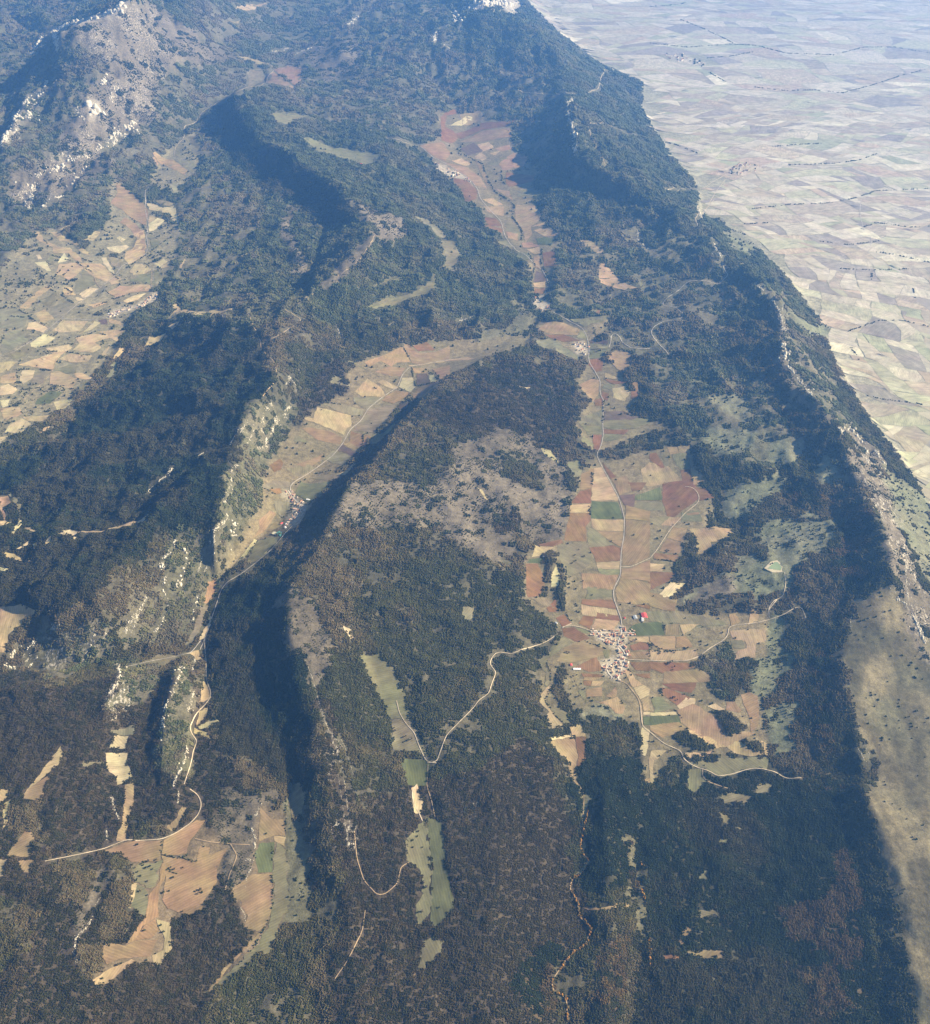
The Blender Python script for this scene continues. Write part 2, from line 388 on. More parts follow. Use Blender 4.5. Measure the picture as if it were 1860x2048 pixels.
# fields: r red ploughed, b brown, d dark ploughed, p pinkish, t tan stubble, s straw, g green, o olive meadow, y grey-green
FIELDS = """
k g 1400,742 1595,750 1635,868 1400,870
k t 1425,500 1475,490 1545,610 1600,735 1400,738
k b 1330,540 1420,500 1410,645 1320,660
k r 1325,665 1405,650 1395,760 1245,755
k t 1245,765 1390,765 1390,825 1250,825
k r 1250,828 1390,828 1400,880 1360,930 1365,1035 1200,1030 1230,900
k r 990,1058 1180,1020 1195,1045 1120,1070 1000,1065
k t 1405,872 1640,878 1640,965 1430,955 1400,920
k b 1430,958 1640,968 1635,1090 1610,1075
k o 1365,930 1405,935 1500,1010 1600,1080 1560,1060 1380,1075
k r 1385,1080 1560,1065 1615,1085 1610,1175 1440,1190
k t 1440,1192 1610,1180 1615,1240 1450,1235
k o 1450,1238 1612,1243 1610,1275 1470,1280
k b 1330,1270 1605,1280 1560,1390 1340,1380
k o 1370,1365 1555,1385 1560,1450 1360,1455
k r 1335,1460 1560,1465 1585,1530 1330,1495
k t 1330,1500 1590,1535 1605,1575 1440,1590 1330,1570
k r 1440,1555 1605,1580 1610,1615 1430,1600
k r 1340,1580 1430,1585 1390,1680 1310,1640
k t 1430,1602 1600,1615 1570,1690 1400,1680
k r 1480,455 1580,560 1545,580 1500,510
k b 1550,575 1665,555 1700,665 1610,700
k r 1670,605 1810,605 1770,660 1700,670
k d 1610,700 1720,690 1715,780 1640,770
k b 1650,770 1715,785 1831,820 1831,890 1650,870
k b 1650,875 1831,895 1831,1150 1690,1215 1625,1210 1625,1110 1648,1000
k b 1625,1235 1690,1235 1831,1170 1831,1330 1640,1310 1620,1290
k b 1620,1300 1831,1345 1831,1490 1720,1500 1590,1480 1575,1400
k r 1725,1505 1790,1495 1831,1510 1831,1535
l g -100,630 -20,600 65,568 80,655 -100,655
l o -100,657 80,660 92,722 -40,725 -100,718
l t -60,450 0,410 120,430 215,525 0,565 -40,560
l r 80,545 210,525 200,460 270,450 325,640 160,765 110,760 80,650
l o 60,345 100,350 130,430 110,440
l b 110,310 180,305 190,350 130,355
l b 185,300 255,290 260,350 190,355
l r 0,350 40,345 100,440 80,450 0,395
l o 140,360 240,350 250,440 200,450
l t 270,440 330,480 385,540 285,555
l r 290,565 400,590 425,640 320,660
l o -20,775 130,760 120,790 60,830 0,800
l t 130,765 205,770 150,830 70,820
l o 215,740 320,720 330,790 200,800
l b 150,835 240,840 220,930 110,900
l t 245,845 330,840 395,830 555,840 490,920 400,930 410,970 350,1010 300,1010 300,900
l b 110,905 215,935 190,1010 60,990
l r 30,1000 190,1015 180,1060 20,1040
l t -30,1065 95,1075 75,1125 -30,1120
l r -30,1125 180,1125 120,1190 0,1240
l s 50,1280 140,1195 230,1200 130,1290 80,1300
l b -40,1250 60,1270 180,1300 160,1390 0,1350
l o -40,1390 190,1390 400,1430 500,1460 480,1480 0,1450
l b 515,1400 560,1390 590,1450 530,1480
l t 640,1470 660,1370 705,1375 700,1440
l b 100,1470 190,1465 185,1535 100,1535
l t 190,1470 320,1465 260,1510 215,1540
l p 240,740 320,735 320,750 240,755
q b 0,235 165,235 165,325 60,320 0,270
q b 170,240 230,235 270,285 280,310 170,310
q t 0,330 100,325 200,335 305,320 320,370 260,395 0,395
q t 525,200 755,185 750,270 690,290 690,375 550,390 570,330 630,315 620,270 540,260
q o 520,270 590,260 615,320 540,310
q r 0,405 240,410 300,440 80,480 0,450
q b 90,470 310,450 400,490 425,525 310,540 85,540
q r 75,545 305,540 270,610 150,590
q r 80,570 150,590 270,640 180,690 80,620
q s 180,690 240,640 300,645 290,700 200,715
q o 20,640 70,635 165,720 30,730
q s 0,735 165,735 180,755 0,755
q g 0,757 185,757 205,815 0,818
q p 180,720 280,680 320,700 400,750 480,820 500,900 540,880 620,860 690,870 540,950 450,970 380,930 250,840 200,800
q b 0,820 190,800 240,840 150,880 80,900 0,850
q t 240,845 400,900 500,960 440,975 340,920 260,870
q p 595,620 650,605 705,630 715,780 700,830 660,870 655,790 620,700
q p 500,670 550,660 600,720 580,740 500,720
q t 500,960 560,930 610,930 640,980 740,990 740,930 710,930 730,920 775,950 770,1010 660,1025 560,1010
q t 230,1000 330,1000 410,990 380,1020 240,1035
q t 0,985 60,980 105,985 30,1050 20,1110 30,1195 0,1200
q o 240,1060 430,1050 440,1020 790,1040 780,1100 640,1110 540,1140 440,1150 330,1100
q o 245,1110 330,1110 360,1190 290,1265 245,1240
q o 410,1290 540,1260 680,1270 640,1330 500,1330
q o 690,1210 800,1190 770,1260 680,1270
q s 370,690 430,680 500,720 470,725
u o 450,260 500,250 530,320 650,380 540,350 470,320
u o 460,420 520,415 510,450 455,450
u b 180,1100 240,990 285,1030 230,1060 205,1120
u b 240,1155 480,1150 485,1205 380,1210 260,1190
u r 85,1190 200,1190 195,1215 100,1210
u o 310,880 420,890 430,920 340,940
u o 330,650 385,640 370,695 320,690
v g 1000,320 1080,285 1370,265 1400,420 1050,435 950,370
v r 150,345 290,330 440,430 490,470 330,515 170,440
v o 290,330 500,390 470,430 300,345
v o 0,570 165,450 300,515 90,640 0,690
v b 180,580 420,490 650,590 660,660 440,740 260,770 90,750
v o 650,600 740,620 730,700 650,690
v r 420,760 570,700 640,860 480,880 380,840 280,830
v r 380,900 650,905 640,940 400,940
v b 420,945 650,945 520,990 400,975
v r 400,985 510,990 500,1050 420,1040
v t 520,990 650,990 610,1060 500,1050
v o 360,1090 440,1090 430,1270 370,1180
v b 450,1090 640,1070 640,1170 440,1190
v b 680,1180 800,1060 830,1140 800,1190
v b 600,1250 830,1180 910,1310 890,1390 800,1380 720,1290
v t 960,460 1205,440 1200,520 960,500
v r 980,560 1100,510 1200,540 1210,600 1000,620
v b 960,640 1215,625 1215,720 950,720
v r 980,760 1220,760 1220,865 1050,860
v r 1020,900 1220,905 1220,965 1130,950
v t 910,860 960,850 1040,960 1140,1040 1000,1060
v t 1010,1070 1150,1040 1220,1090 1220,1170 1100,1210
v t 1110,1220 1210,1180 1220,1340 1130,1350
v s 1130,1365 1215,1368 1215,1402 1130,1400
v g 1130,1420 1215,1420 1215,1526 1140,1526
o o 1005,430 1110,370 1180,270 1280,310 1150,370 1080,420 1070,480 1100,560 1090,620 1060,640 1070,540 1020,480
o t 1060,640 1110,630 1090,690 1060,720 1100,800 1200,920 1120,950 1070,860 1090,820 1020,750
o o 1100,790 1160,780 1260,890 1210,910 1140,850
o t 1240,930 1300,910 1340,930 1360,1000 1260,1000
o s 1090,1010 1250,985 1280,1000 1100,1030
o p 1095,1030 1280,1005 1300,1150 1290,1270 1310,1370 1240,1280 1230,1180 1100,1060
o r 1285,1005 1365,1000 1350,1100 1365,1160 1295,1260 1303,1150
o o 1300,1380 1400,1430 1380,1510 1340,1560 1350,1450
o s 1770,920 1831,960 1800,1140 1755,1120
o b 1780,1320 1831,1300 1831,1350 1790,1340
k r 920,1200 1010,1200 1055,1300 1060,1370 1020,1440 935,1445 920,1330
k g 950,1165 1060,1145 1040,1195 930,1195
k t 990,1065 1130,1075 1050,1140 970,1150
k s 1110,1280 1140,1210 1180,1310 1180,1360 1105,1370
k o 945,1450 1090,1450 1120,1520 1060,1520
k r 1070,1525 1140,1450 1150,1550 1090,1555
k r 1140,1600 1200,1570 1260,1640 1190,1660
k s 1030,350 1100,370 1170,470 1200,500 1150,460 1060,410
k o 1210,450 1330,440 1320,560 1270,570
k s 570,650 600,660 655,745 620,720
k y 1150,1060 1380,1050 1400,1180 1330,1250 1240,1300 1180,1200
g o 1330,1590 1480,1530 1480,1650 1310,1640
g o 1310,1645 1480,1655 1480,1710 1370,1720
g o 1350,1720 1415,1790 1400,1830 1330,1770
g d 1495,1550 1640,1545 1745,1590 1700,1610 1500,1610
g o 1490,1620 1740,1600 1831,1600 1831,1640 1690,1680 1490,1675
g r 1490,1680 1680,1685 1640,1720 1490,1710
g o 1490,1715 1630,1725 1600,1760 1480,1760
g r 1410,1720 1480,1720 1460,1831 1420,1831
g p 1295,1360 1400,1310 1465,1320 1455,1410 1420,1480 1380,1440
g r 1420,1460 1480,1450 1490,1510 1430,1510
g r 1390,1170 1490,1150 1480,1250 1430,1260 1385,1210
g p 1510,1140 1580,1100 1690,1120 1690,1180 1660,1260 1590,1240
g t 1500,1270 1690,1310 1680,1325 1500,1300
g r 1490,1310 1680,1330 1560,1350
g o 1500,1350 1570,1350 1550,1390 1490,1380
g t 1560,1380 1660,1360 1690,1390 1640,1480 1560,1450
g r 1700,1330 1740,1340 1750,1440 1690,1460
g r 1480,1400 1530,1420 1520,1470 1470,1450
g o 1390,1060 1520,1062 1520,1090 1390,1090
g d 1390,1030 1520,1030 1520,1055 1390,1050
g o 1390,1105 1530,1100 1480,1150 1390,1160
g p 1000,960 1070,900 1200,900 1320,950 1300,990 1100,980
g o 1250,880 1500,850 1550,850 1480,890 1350,930 1290,900
g o 1330,960 1360,960 1370,1030 1300,1000
g r 1060,985 1200,985 1320,1030 1200,1040 1100,1010
g o 990,1030 1100,1020 1200,1080 1300,1140 1340,1190 1200,1140 1000,1060
f p 1200,1190 1280,1160 1360,1130 1480,1070 1540,1190 1440,1190 1400,1220 1320,1180 1240,1220
f p 1490,1060 1530,1060 1600,1125 1720,1115 1831,1065 1831,1165 1600,1205 1550,1195
f r 1560,1070 1660,1040 1720,1100 1600,1110
f b 1280,1260 1380,1220 1440,1230 1500,1230 1470,1290 1400,1290
f t 1130,1400 1230,1310 1330,1380 1360,1440 1180,1440
f t 1310,1330 1350,1320 1450,1370 1440,1390 1300,1340
f s 1480,1300 1560,1300 1575,1370 1540,1410 1460,1370
f d 1590,1275 1660,1275 1690,1340 1590,1360
f s 1670,1280 1710,1280 1740,1330 1690,1340
f p 1700,1240 1831,1210 1831,1300 1770,1320 1720,1260
f b 1550,1230 1650,1230 1660,1270 1570,1270
f t 1530,1220 1831,1178 1960,1175 2010,1165 1960,1150 1831,1170 1540,1212
f b 1360,1440 1440,1395 1550,1410 1530,1430 1420,1490 1330,1470
f y 1120,1445 1320,1450 1300,1490 1220,1530 1130,1480
f y 890,1490 1050,1500 1200,1535 1190,1575 1110,1578 1000,1545
f t 860,1520 1000,1550 1105,1580 1110,1640 1050,1720 980,1690 880,1650 750,1600 790,1590 830,1600
f b 740,1670 830,1670 960,1700 1040,1740 1030,1790 860,1760
f o 700,1720 800,1770 700,1780
f y 1230,1535 1440,1490 1400,1600 1290,1700 1115,1690 1180,1620
f b 1110,1695 1260,1730 1220,1790 1180,1830 1090,1780
f b 1060,1750 1180,1800 1180,1831 1050,1770
f o 1230,1740 1350,1690 1400,1650 1470,1590 1440,1650 1300,1790 1230,1790
f d 1470,1470 1530,1480 1460,1570 1420,1600
f b 1550,1430 1600,1380 1700,1330 1831,1310 1740,1370 1700,1430 1600,1470
j d 1040,325 1190,380 1170,410 1010,370
j b 1060,290 1190,350 1180,375 1050,325
j y 980,370 1170,420 1060,480 930,440 880,470
j p 700,470 860,420 900,395 880,450 780,500
j r 515,480 580,430 610,460 590,510 540,530
j y 630,500 800,470 860,500 740,560 680,550
j o 730,600 980,590 930,660 800,750 690,680
j y 800,570 1000,530 1080,520 990,585
j t 970,570 1080,500 1165,440 1130,490 1030,570
j y 450,610 550,590 650,600 640,640 560,650 460,640
j r 510,650 590,645 600,680 550,690
j y 530,740 640,740 650,800 600,860 550,800
j p 390,1010 440,940 430,880 470,850 510,810 560,830 520,900 460,970
j b 480,960 560,890 600,920 520,960
j o 330,1190 420,1030 540,1000 580,1010 500,1110 400,1190
j s 230,1240 300,1150 400,1020 420,1030 300,1200
j p 25,1490 60,1330 110,1310 130,1350 110,1410 70,1490
i y 1480,1490 1530,1500 1460,1700 1400,1790 1360,1800 1420,1690
i s 1465,1760 1470,1720 1540,1580 1555,1600 1500,1740
a p 810,1490 860,1420 850,1340 880,1340 1000,1440 1060,1500 1090,1560 1070,1650 960,1600 900,1540
a p 880,1630 920,1590 1000,1650 1040,1690 1060,1740 1070,1831 970,1831 1000,1740 960,1680
e t 910,440 920,380 980,350 1000,290 980,250 1050,220 1070,340 1050,420 940,470
a s 1090,1640 1150,1600 1220,1610 1130,1690 1090,1700
a t 1090,1580 1160,1590 1090,1635
a s 1070,1490 1120,1490 1180,1520 1280,1500 1300,1590 1330,1610 1320,1640 1260,1610 1230,1560 1100,1540
a y 1130,1460 1270,1480 1280,1498 1180,1505
a p 1120,1120 1140,1110 1200,1160 1270,1170 1380,1250 1350,1280 1230,1220 1160,1190
a p 1115,1150 1135,1150 1165,1210 1140,1220
a y 1380,1000 1450,990 1470,1090 1400,1060
a y 1280,1170 1420,1180 1460,1260 1400,1270 1390,1250
a o 1290,1090 1350,1130 1320,1160 1280,1140
a y 1250,1340 1320,1330 1310,1400 1270,1450 1260,1380
e t 230,230 290,230 320,290 440,350 510,350 600,430 600,460 530,430 500,390 400,390 380,340 290,310
e t 370,240 420,230 470,270 540,290 600,350 650,380 650,410 600,390 520,310 440,300
e t 420,220 560,150 560,165 450,225
e t 610,300 690,225 735,240 680,300
e s 850,280 880,265 920,290 890,310
e s 775,350 930,330 940,345 880,390 800,370
e s 740,420 775,420 830,520 840,540 800,520 760,470
e t 580,465 740,470 820,540 860,560 780,600 700,570 600,490
e y 780,410 900,440 880,500 820,480
e t 800,595 860,555 890,580 870,610 820,620
e t 440,470 560,460 620,500 520,590 410,540
e o 560,600 620,510 690,560 690,620 560,680
e s 580,690 660,640 720,650 640,710 600,720
e s 550,710 620,730 560,740
e t 790,680 880,630 1090,620 1120,660 960,680 850,720
e s 900,740 980,700 1070,680 1010,730 930,760
e t 640,770 740,750 780,760 680,790
e t 950,520 990,470 1040,470 1110,510 1060,540 980,550
e o 960,580 1110,530 1110,610 970,600
e o 1120,520 1200,530 1180,590 1120,610
e o 1090,260 1170,300 1160,350 1100,380
e y 1180,320 1230,270 1240,300 1200,350
e s 1130,470 1200,430 1230,450 1170,490
e t 1170,500 1250,450 1240,490
e t 1310,500 1350,430 1360,440 1330,500
e o 300,740 400,670 460,720 360,790
e t 150,780 330,630 380,640 280,710 200,800 140,800
e t 450,640 520,640 560,700 480,700
e y 390,790 480,710 560,770 430,870 350,840
e t 250,830 330,800 400,870 300,900
e y 0,800 120,790 210,850 180,940 0,940
e s 250,460 340,450 375,520 340,520
e s 420,460 470,390 510,440
e s 260,405 290,400 310,430 280,435
e o 360,390 430,400 380,450 350,440
e s 190,950 210,900 290,890 350,940 320,970 250,950
e s 220,1050 320,980 400,1010 340,1060 240,1100
e t 380,960 450,880 640,890 580,960 470,970
e s 590,980 690,890 740,900 640,960
e d 720,880 780,870 790,910 740,910
e t 795,870 880,890 900,920 800,900
e t 700,970 860,950 940,940 830,1000
e t 550,1010 680,980 800,990 860,1010 890,980 900,1000 860,1040 800,1010 700,1040 740,1080 680,1120 540,1100 580,1050
e s 330,1090 500,1060 530,1080 490,1110 380,1120
e y 0,1000 140,950 210,1030 20,1130
e o 0,1145 200,1065 280,1080 120,1170
e t 0,1190 130,1185 60,1250 0,1270
e t 130,1210 250,1170 400,1120 480,1110 410,1180 390,1240
e s 300,1150 360,1130 330,1180
e t 430,1170 500,1130 680,1140 640,1190 520,1190
e y 400,1250 520,1200 570,1220 550,1270
e s 160,1250 250,1250 240,1310 170,1350 140,1310
e t 0,1290 120,1260 120,1350 0,1340
e y 260,1270 370,1250 320,1340 220,1340
e t 370,1270 430,1250 530,1290 560,1310 540,1370 560,1395 430,1360 360,1350
e t 540,1270 610,1270 700,1320 580,1310
e o 600,1320 660,1330 620,1400 580,1390
e s 0,1470 70,1460 60,1510 20,1520
e s 0,1370 60,1350 130,1380 100,1420 0,1430
e g 270,1460 370,1400 460,1410 370,1490 260,1500
e s 390,1480 540,1440 510,1520 420,1540
e t 0,1525 150,1515 160,1570 30,1620
e t 165,1590 380,1570 320,1620 200,1620
e s 30,1710 60,1660 160,1600 230,1640 150,1710 60,1700
e s 0,1740 60,1730 0,1800
e t 280,1710 330,1660 380,1650 340,1690
e t 740,1140 800,1050 780,1130
e t 820,1170 880,1080 920,1090 870,1150
e o 780,1300 830,1190 880,1180 830,1310
e t 1050,1080 1090,1000 1130,1010 1220,970 1180,1030
e t 1250,770 1300,760 1330,800 1450,820 1700,795 1720,805 1600,830 1430,845 1340,820 1220,890 1280,810
e t 1230,930 1300,880 1330,900 1260,950
i p 0,710 60,700 80,750 30,790 50,870 40,900 0,800
i t 0,890 80,895 40,915 0,920
i o 60,680 90,675 160,790 140,870 120,780
i s 55,990 100,960 130,870 155,870 160,910 100,990
i t 170,940 220,935 280,970 230,965
i s 410,970 520,950 570,960 560,990 480,990
i s 510,1000 570,1000 550,1020
i t 770,945 850,930 1000,890 1110,820 1060,880 900,930 800,950
i t 570,965 770,955 770,965 570,978
i s 120,1090 200,1040 240,1010 200,1070 140,1090
i s 320,1060 350,1010 385,985 380,1030
i s 240,1060 265,1045 275,1070 250,1080
i t 0,1110 100,1130 160,1170 280,1190 150,1180 0,1130
i s 0,1220 70,1240 40,1260 0,1250
i t 50,1100 100,1040 80,1080
m t -60,60 100,40 150,25 200,55 260,70 250,110 190,140 150,190 60,250 40,380 -60,390
m t 165,1430 280,1300 400,1130 440,1070 465,1120 430,1200 350,1270
m p 160,1450 200,1390 390,1260 330,1350 320,1430 280,1475
m t -60,1400 55,1380 50,1440 0,1490
m t 15,1580 30,1480 80,1460 60,1530 70,1600 20,1675
m y 790,960 980,910 970,990 945,988 830,980
m s 800,1080 840,985 945,995 920,1090
m s 770,1120 930,1115 930,1200 970,1300 900,1350 860,1360 850,1300 780,1230
m t 910,1355 975,1312 985,1480 930,1600 930,1760 850,1770 900,1600
m o 610,1190 760,1180 750,1210 610,1215
m t 1490,590 1530,640 1540,720 1460,750 1480,640
m t 1460,820 1520,780 1520,860 1440,930
m t 1420,930 1470,960 1530,970 1540,1030 1480,990 1410,970
m s 1450,925 1500,905 1550,870 1615,880 1520,940 1460,945
m o 960,480 1180,400 1280,410 1400,390 1300,430 1150,500 1160,460
m t 1370,390 1450,360 1470,430 1450,470 1420,410
r b 740,570 940,490 1190,490 1170,640 960,640 870,580
r b 1200,490 1440,340 1510,345 1400,480 1360,590 1190,590
r b 1180,600 1350,625 1440,640 1460,530 1540,540 1530,600 1670,540 1590,690 1590,790 1490,940 1480,1000 1390,1030 1230,990 1190,920 1215,760
r o 960,650 1170,650 1160,760 1100,840 980,790
r b 1180,660 1210,650 1210,760 1160,850 1160,1040 1050,1110 990,1220 920,1250 1060,1060 1090,900 1170,780
r p 735,1330 760,1240 920,1255 990,1225 1150,1210 1100,1340 900,1350 780,1390
r t 1150,1060 1250,1090 1250,1280 1180,1400 1130,1400 1120,1340 1190,1300 1210,1210 1170,1140
r b 980,1220 1060,1110 1140,1060 1160,1140 1110,1200
r t 680,1510 760,1450 870,1400 960,1350 990,1370 800,1530 690,1550
r s 970,800 1000,800 980,900 960,990 940,980 955,900
r o 985,800 1090,850 1070,1040 960,980
r t -60,620 50,620 20,750 -60,760
r p 130,630 250,630 220,720 170,720
r b 40,600 210,380 250,470 220,610
r b 1200,390 1290,330 1340,230 1370,250 1330,350 1260,420
s g 400,590 440,510 540,500 530,720 430,720
s o 540,500 620,540 640,640 640,960 570,1160 520,1310 430,1310 100,1590 20,1620 430,1240 530,1050 535,740
s p 240,840 380,730 530,730 530,1000 480,1120 420,1150 320,1120 350,1040 300,980 300,925 240,920
s b 470,1130 420,1200 200,1430 100,1590 60,1600 180,1420 380,1220
s b 440,240 530,330 620,330 620,450 540,450 430,500
s t 540,455 620,455 620,530 540,495
s o 650,200 700,70 740,60 770,130 780,180 730,300 660,300
n o 1165,395 1310,395 1420,500 1500,690 1525,760 1530,840 1545,890 1480,870 1400,880 1310,700 1200,480
n y 1400,885 1480,875 1550,900 1650,1080 1660,1160 1640,1170 1600,1110 1410,1105 1410,1000
n g 1470,1190 1510,1160 1650,1170 1680,1210 1660,1360 1520,1355
n s 1550,1380 1600,1350 1610,1430 1640,1460 1620,1560 1570,1560 1550,1430
s g 1650,310 1760,340 1790,500 1800,660 1831,800 1850,900 1860,980 1760,1080 1720,1120 1690,1080 1700,700 1680,500
s o 1640,320 1675,500 1695,700 1685,1080 1650,1030 1640,1110 1590,1090 1570,980 1620,900 1640,760 1590,680 1520,640 1510,510 1560,420
s o 1640,1220 1700,1190 1780,1220 1740,1310 1650,1430 1590,1430
s b 1530,1490 1600,1430 1570,1480
t b 1340,980 1500,980 1670,940 1680,970 1500,1005 1380,1000
t o 1325,500 1335,300 1360,160 1390,160 1380,260 1345,400
t o 1330,520 1345,400 1355,560 1380,640 1340,720 1270,780 1250,770 1330,690 1365,640
c p 150,1070 300,1040 330,1060 370,1130 330,1180 250,1150
c r 300,860 340,820 400,800 440,820 340,850 330,930 390,960 430,1010 380,1050 300,1030
c p 440,840 580,810 620,860 560,900 460,920
c s 360,920 490,850 550,860 450,920
c r 400,980 600,900 820,890 870,840 850,870 820,920 600,950 440,1020
c p 440,1040 600,960 800,940 820,1000 600,1040
c d 440,1090 540,1045 610,1110 500,1140
c t 560,1060 650,1040 690,1080 610,1110
c p 690,1090 800,1060 820,1090 740,1110
c t 540,1150 600,1115 640,1160 600,1180
c t 650,1120 740,1100 700,1140
c o 640,1200 700,1160 790,1160 720,1210
c p 720,1200 830,1120 950,1150 900,1220 760,1250
c r 780,1260 1050,1240 940,1340 800,1370 770,1320
c t 380,1180 450,1160 520,1200 480,1220
c p 330,1190 500,1230 590,1300 640,1380 560,1360 480,1290
c b 545,1165 600,1215 635,1290 645,1370 600,1290
c r 370,1300 490,1320 570,1400 560,1460 480,1480 460,1410
c p 690,1380 800,1400 830,1470 760,1430
c o 850,1400 1000,1380 1020,1430 880,1450
c t 600,1460 680,1450 760,1500 700,1510
c p 610,1510 760,1515 760,1585 650,1560
c r 610,1590 700,1600 750,1660 620,1640
c o 760,1610 840,1640 890,1700 870,1760 770,1700
c p 850,1500 1000,1510 1050,1580 960,1660 970,1720 920,1780 900,1690 840,1600
c t 965,1660 1090,1610 1060,1648
c t 980,1690 1060,1655 1190,1715 1060,1735
c g 1000,1750 1060,1738 1140,1750 1110,1800 1010,1790
g r 610,190 650,180 760,215 740,240
g p 775,230 870,250 860,300 790,280
g o 700,290 770,290 850,355 740,330
g p 890,310 960,310 1020,340 900,350
g t 920,360 1020,345 1030,390 980,400
g o 860,380 940,390 970,450 890,430
g p 980,420 1020,400 1030,510 990,490
g r 1045,390 1130,370 1150,480 1055,490
g y 1060,500 1140,495 1105,590 1075,540
g d 1000,520 1050,540 1070,590 980,600
g t 975,610 1065,595 1060,638 980,638
g r 980,645 1060,645 1050,690 980,680
g t 1310,290 1390,290 1500,370 1480,410 1400,360
g t 1455,460 1500,470 1560,530 1580,570 1640,600 1740,650 1640,660 1500,620 1460,600
g r 1430,820 1460,800 1465,840
g s 845,1355 970,1370 960,1390 870,1375
b o 535,830 600,810 810,850 700,880 640,920 560,900
b o 740,1010 800,1010 930,1060 960,1080 1100,1100 1330,1130 1310,1160 1230,1210 1150,1190 950,1130 850,1100 800,1060
b p 480,580 540,525 600,565 700,650 600,620 500,610
b p 545,512 640,480 740,490 750,560 700,640 620,560
b t 260,410 370,420 480,460 600,460 480,480
b t 240,60 350,30 500,30 360,80
b y 200,150 300,150 290,180
b y 350,520 450,500 470,560 480,610 330,630
f o 1230,780 1340,720 1580,670 1660,600 1720,600 1720,660 1600,700 1470,750 1290,805
f o 1260,640 1350,580 1480,560 1550,565 1400,590 1290,640
g o 290,290 390,300 440,400 430,460 400,530 310,490 330,430
g y 110,120 200,140 310,220 350,280 280,270 200,190
f o 940,1340 980,1280 1050,1310 1010,1340 1100,1350 1100,1370 960,1350
f o 1040,1180 1120,1180 1250,1270 1200,1250 1130,1200
k y 450,1510 535,1505 540,1600 480,1620 445,1570
n s 1035,185 1110,215 1125,280 1105,290 1080,240
"""

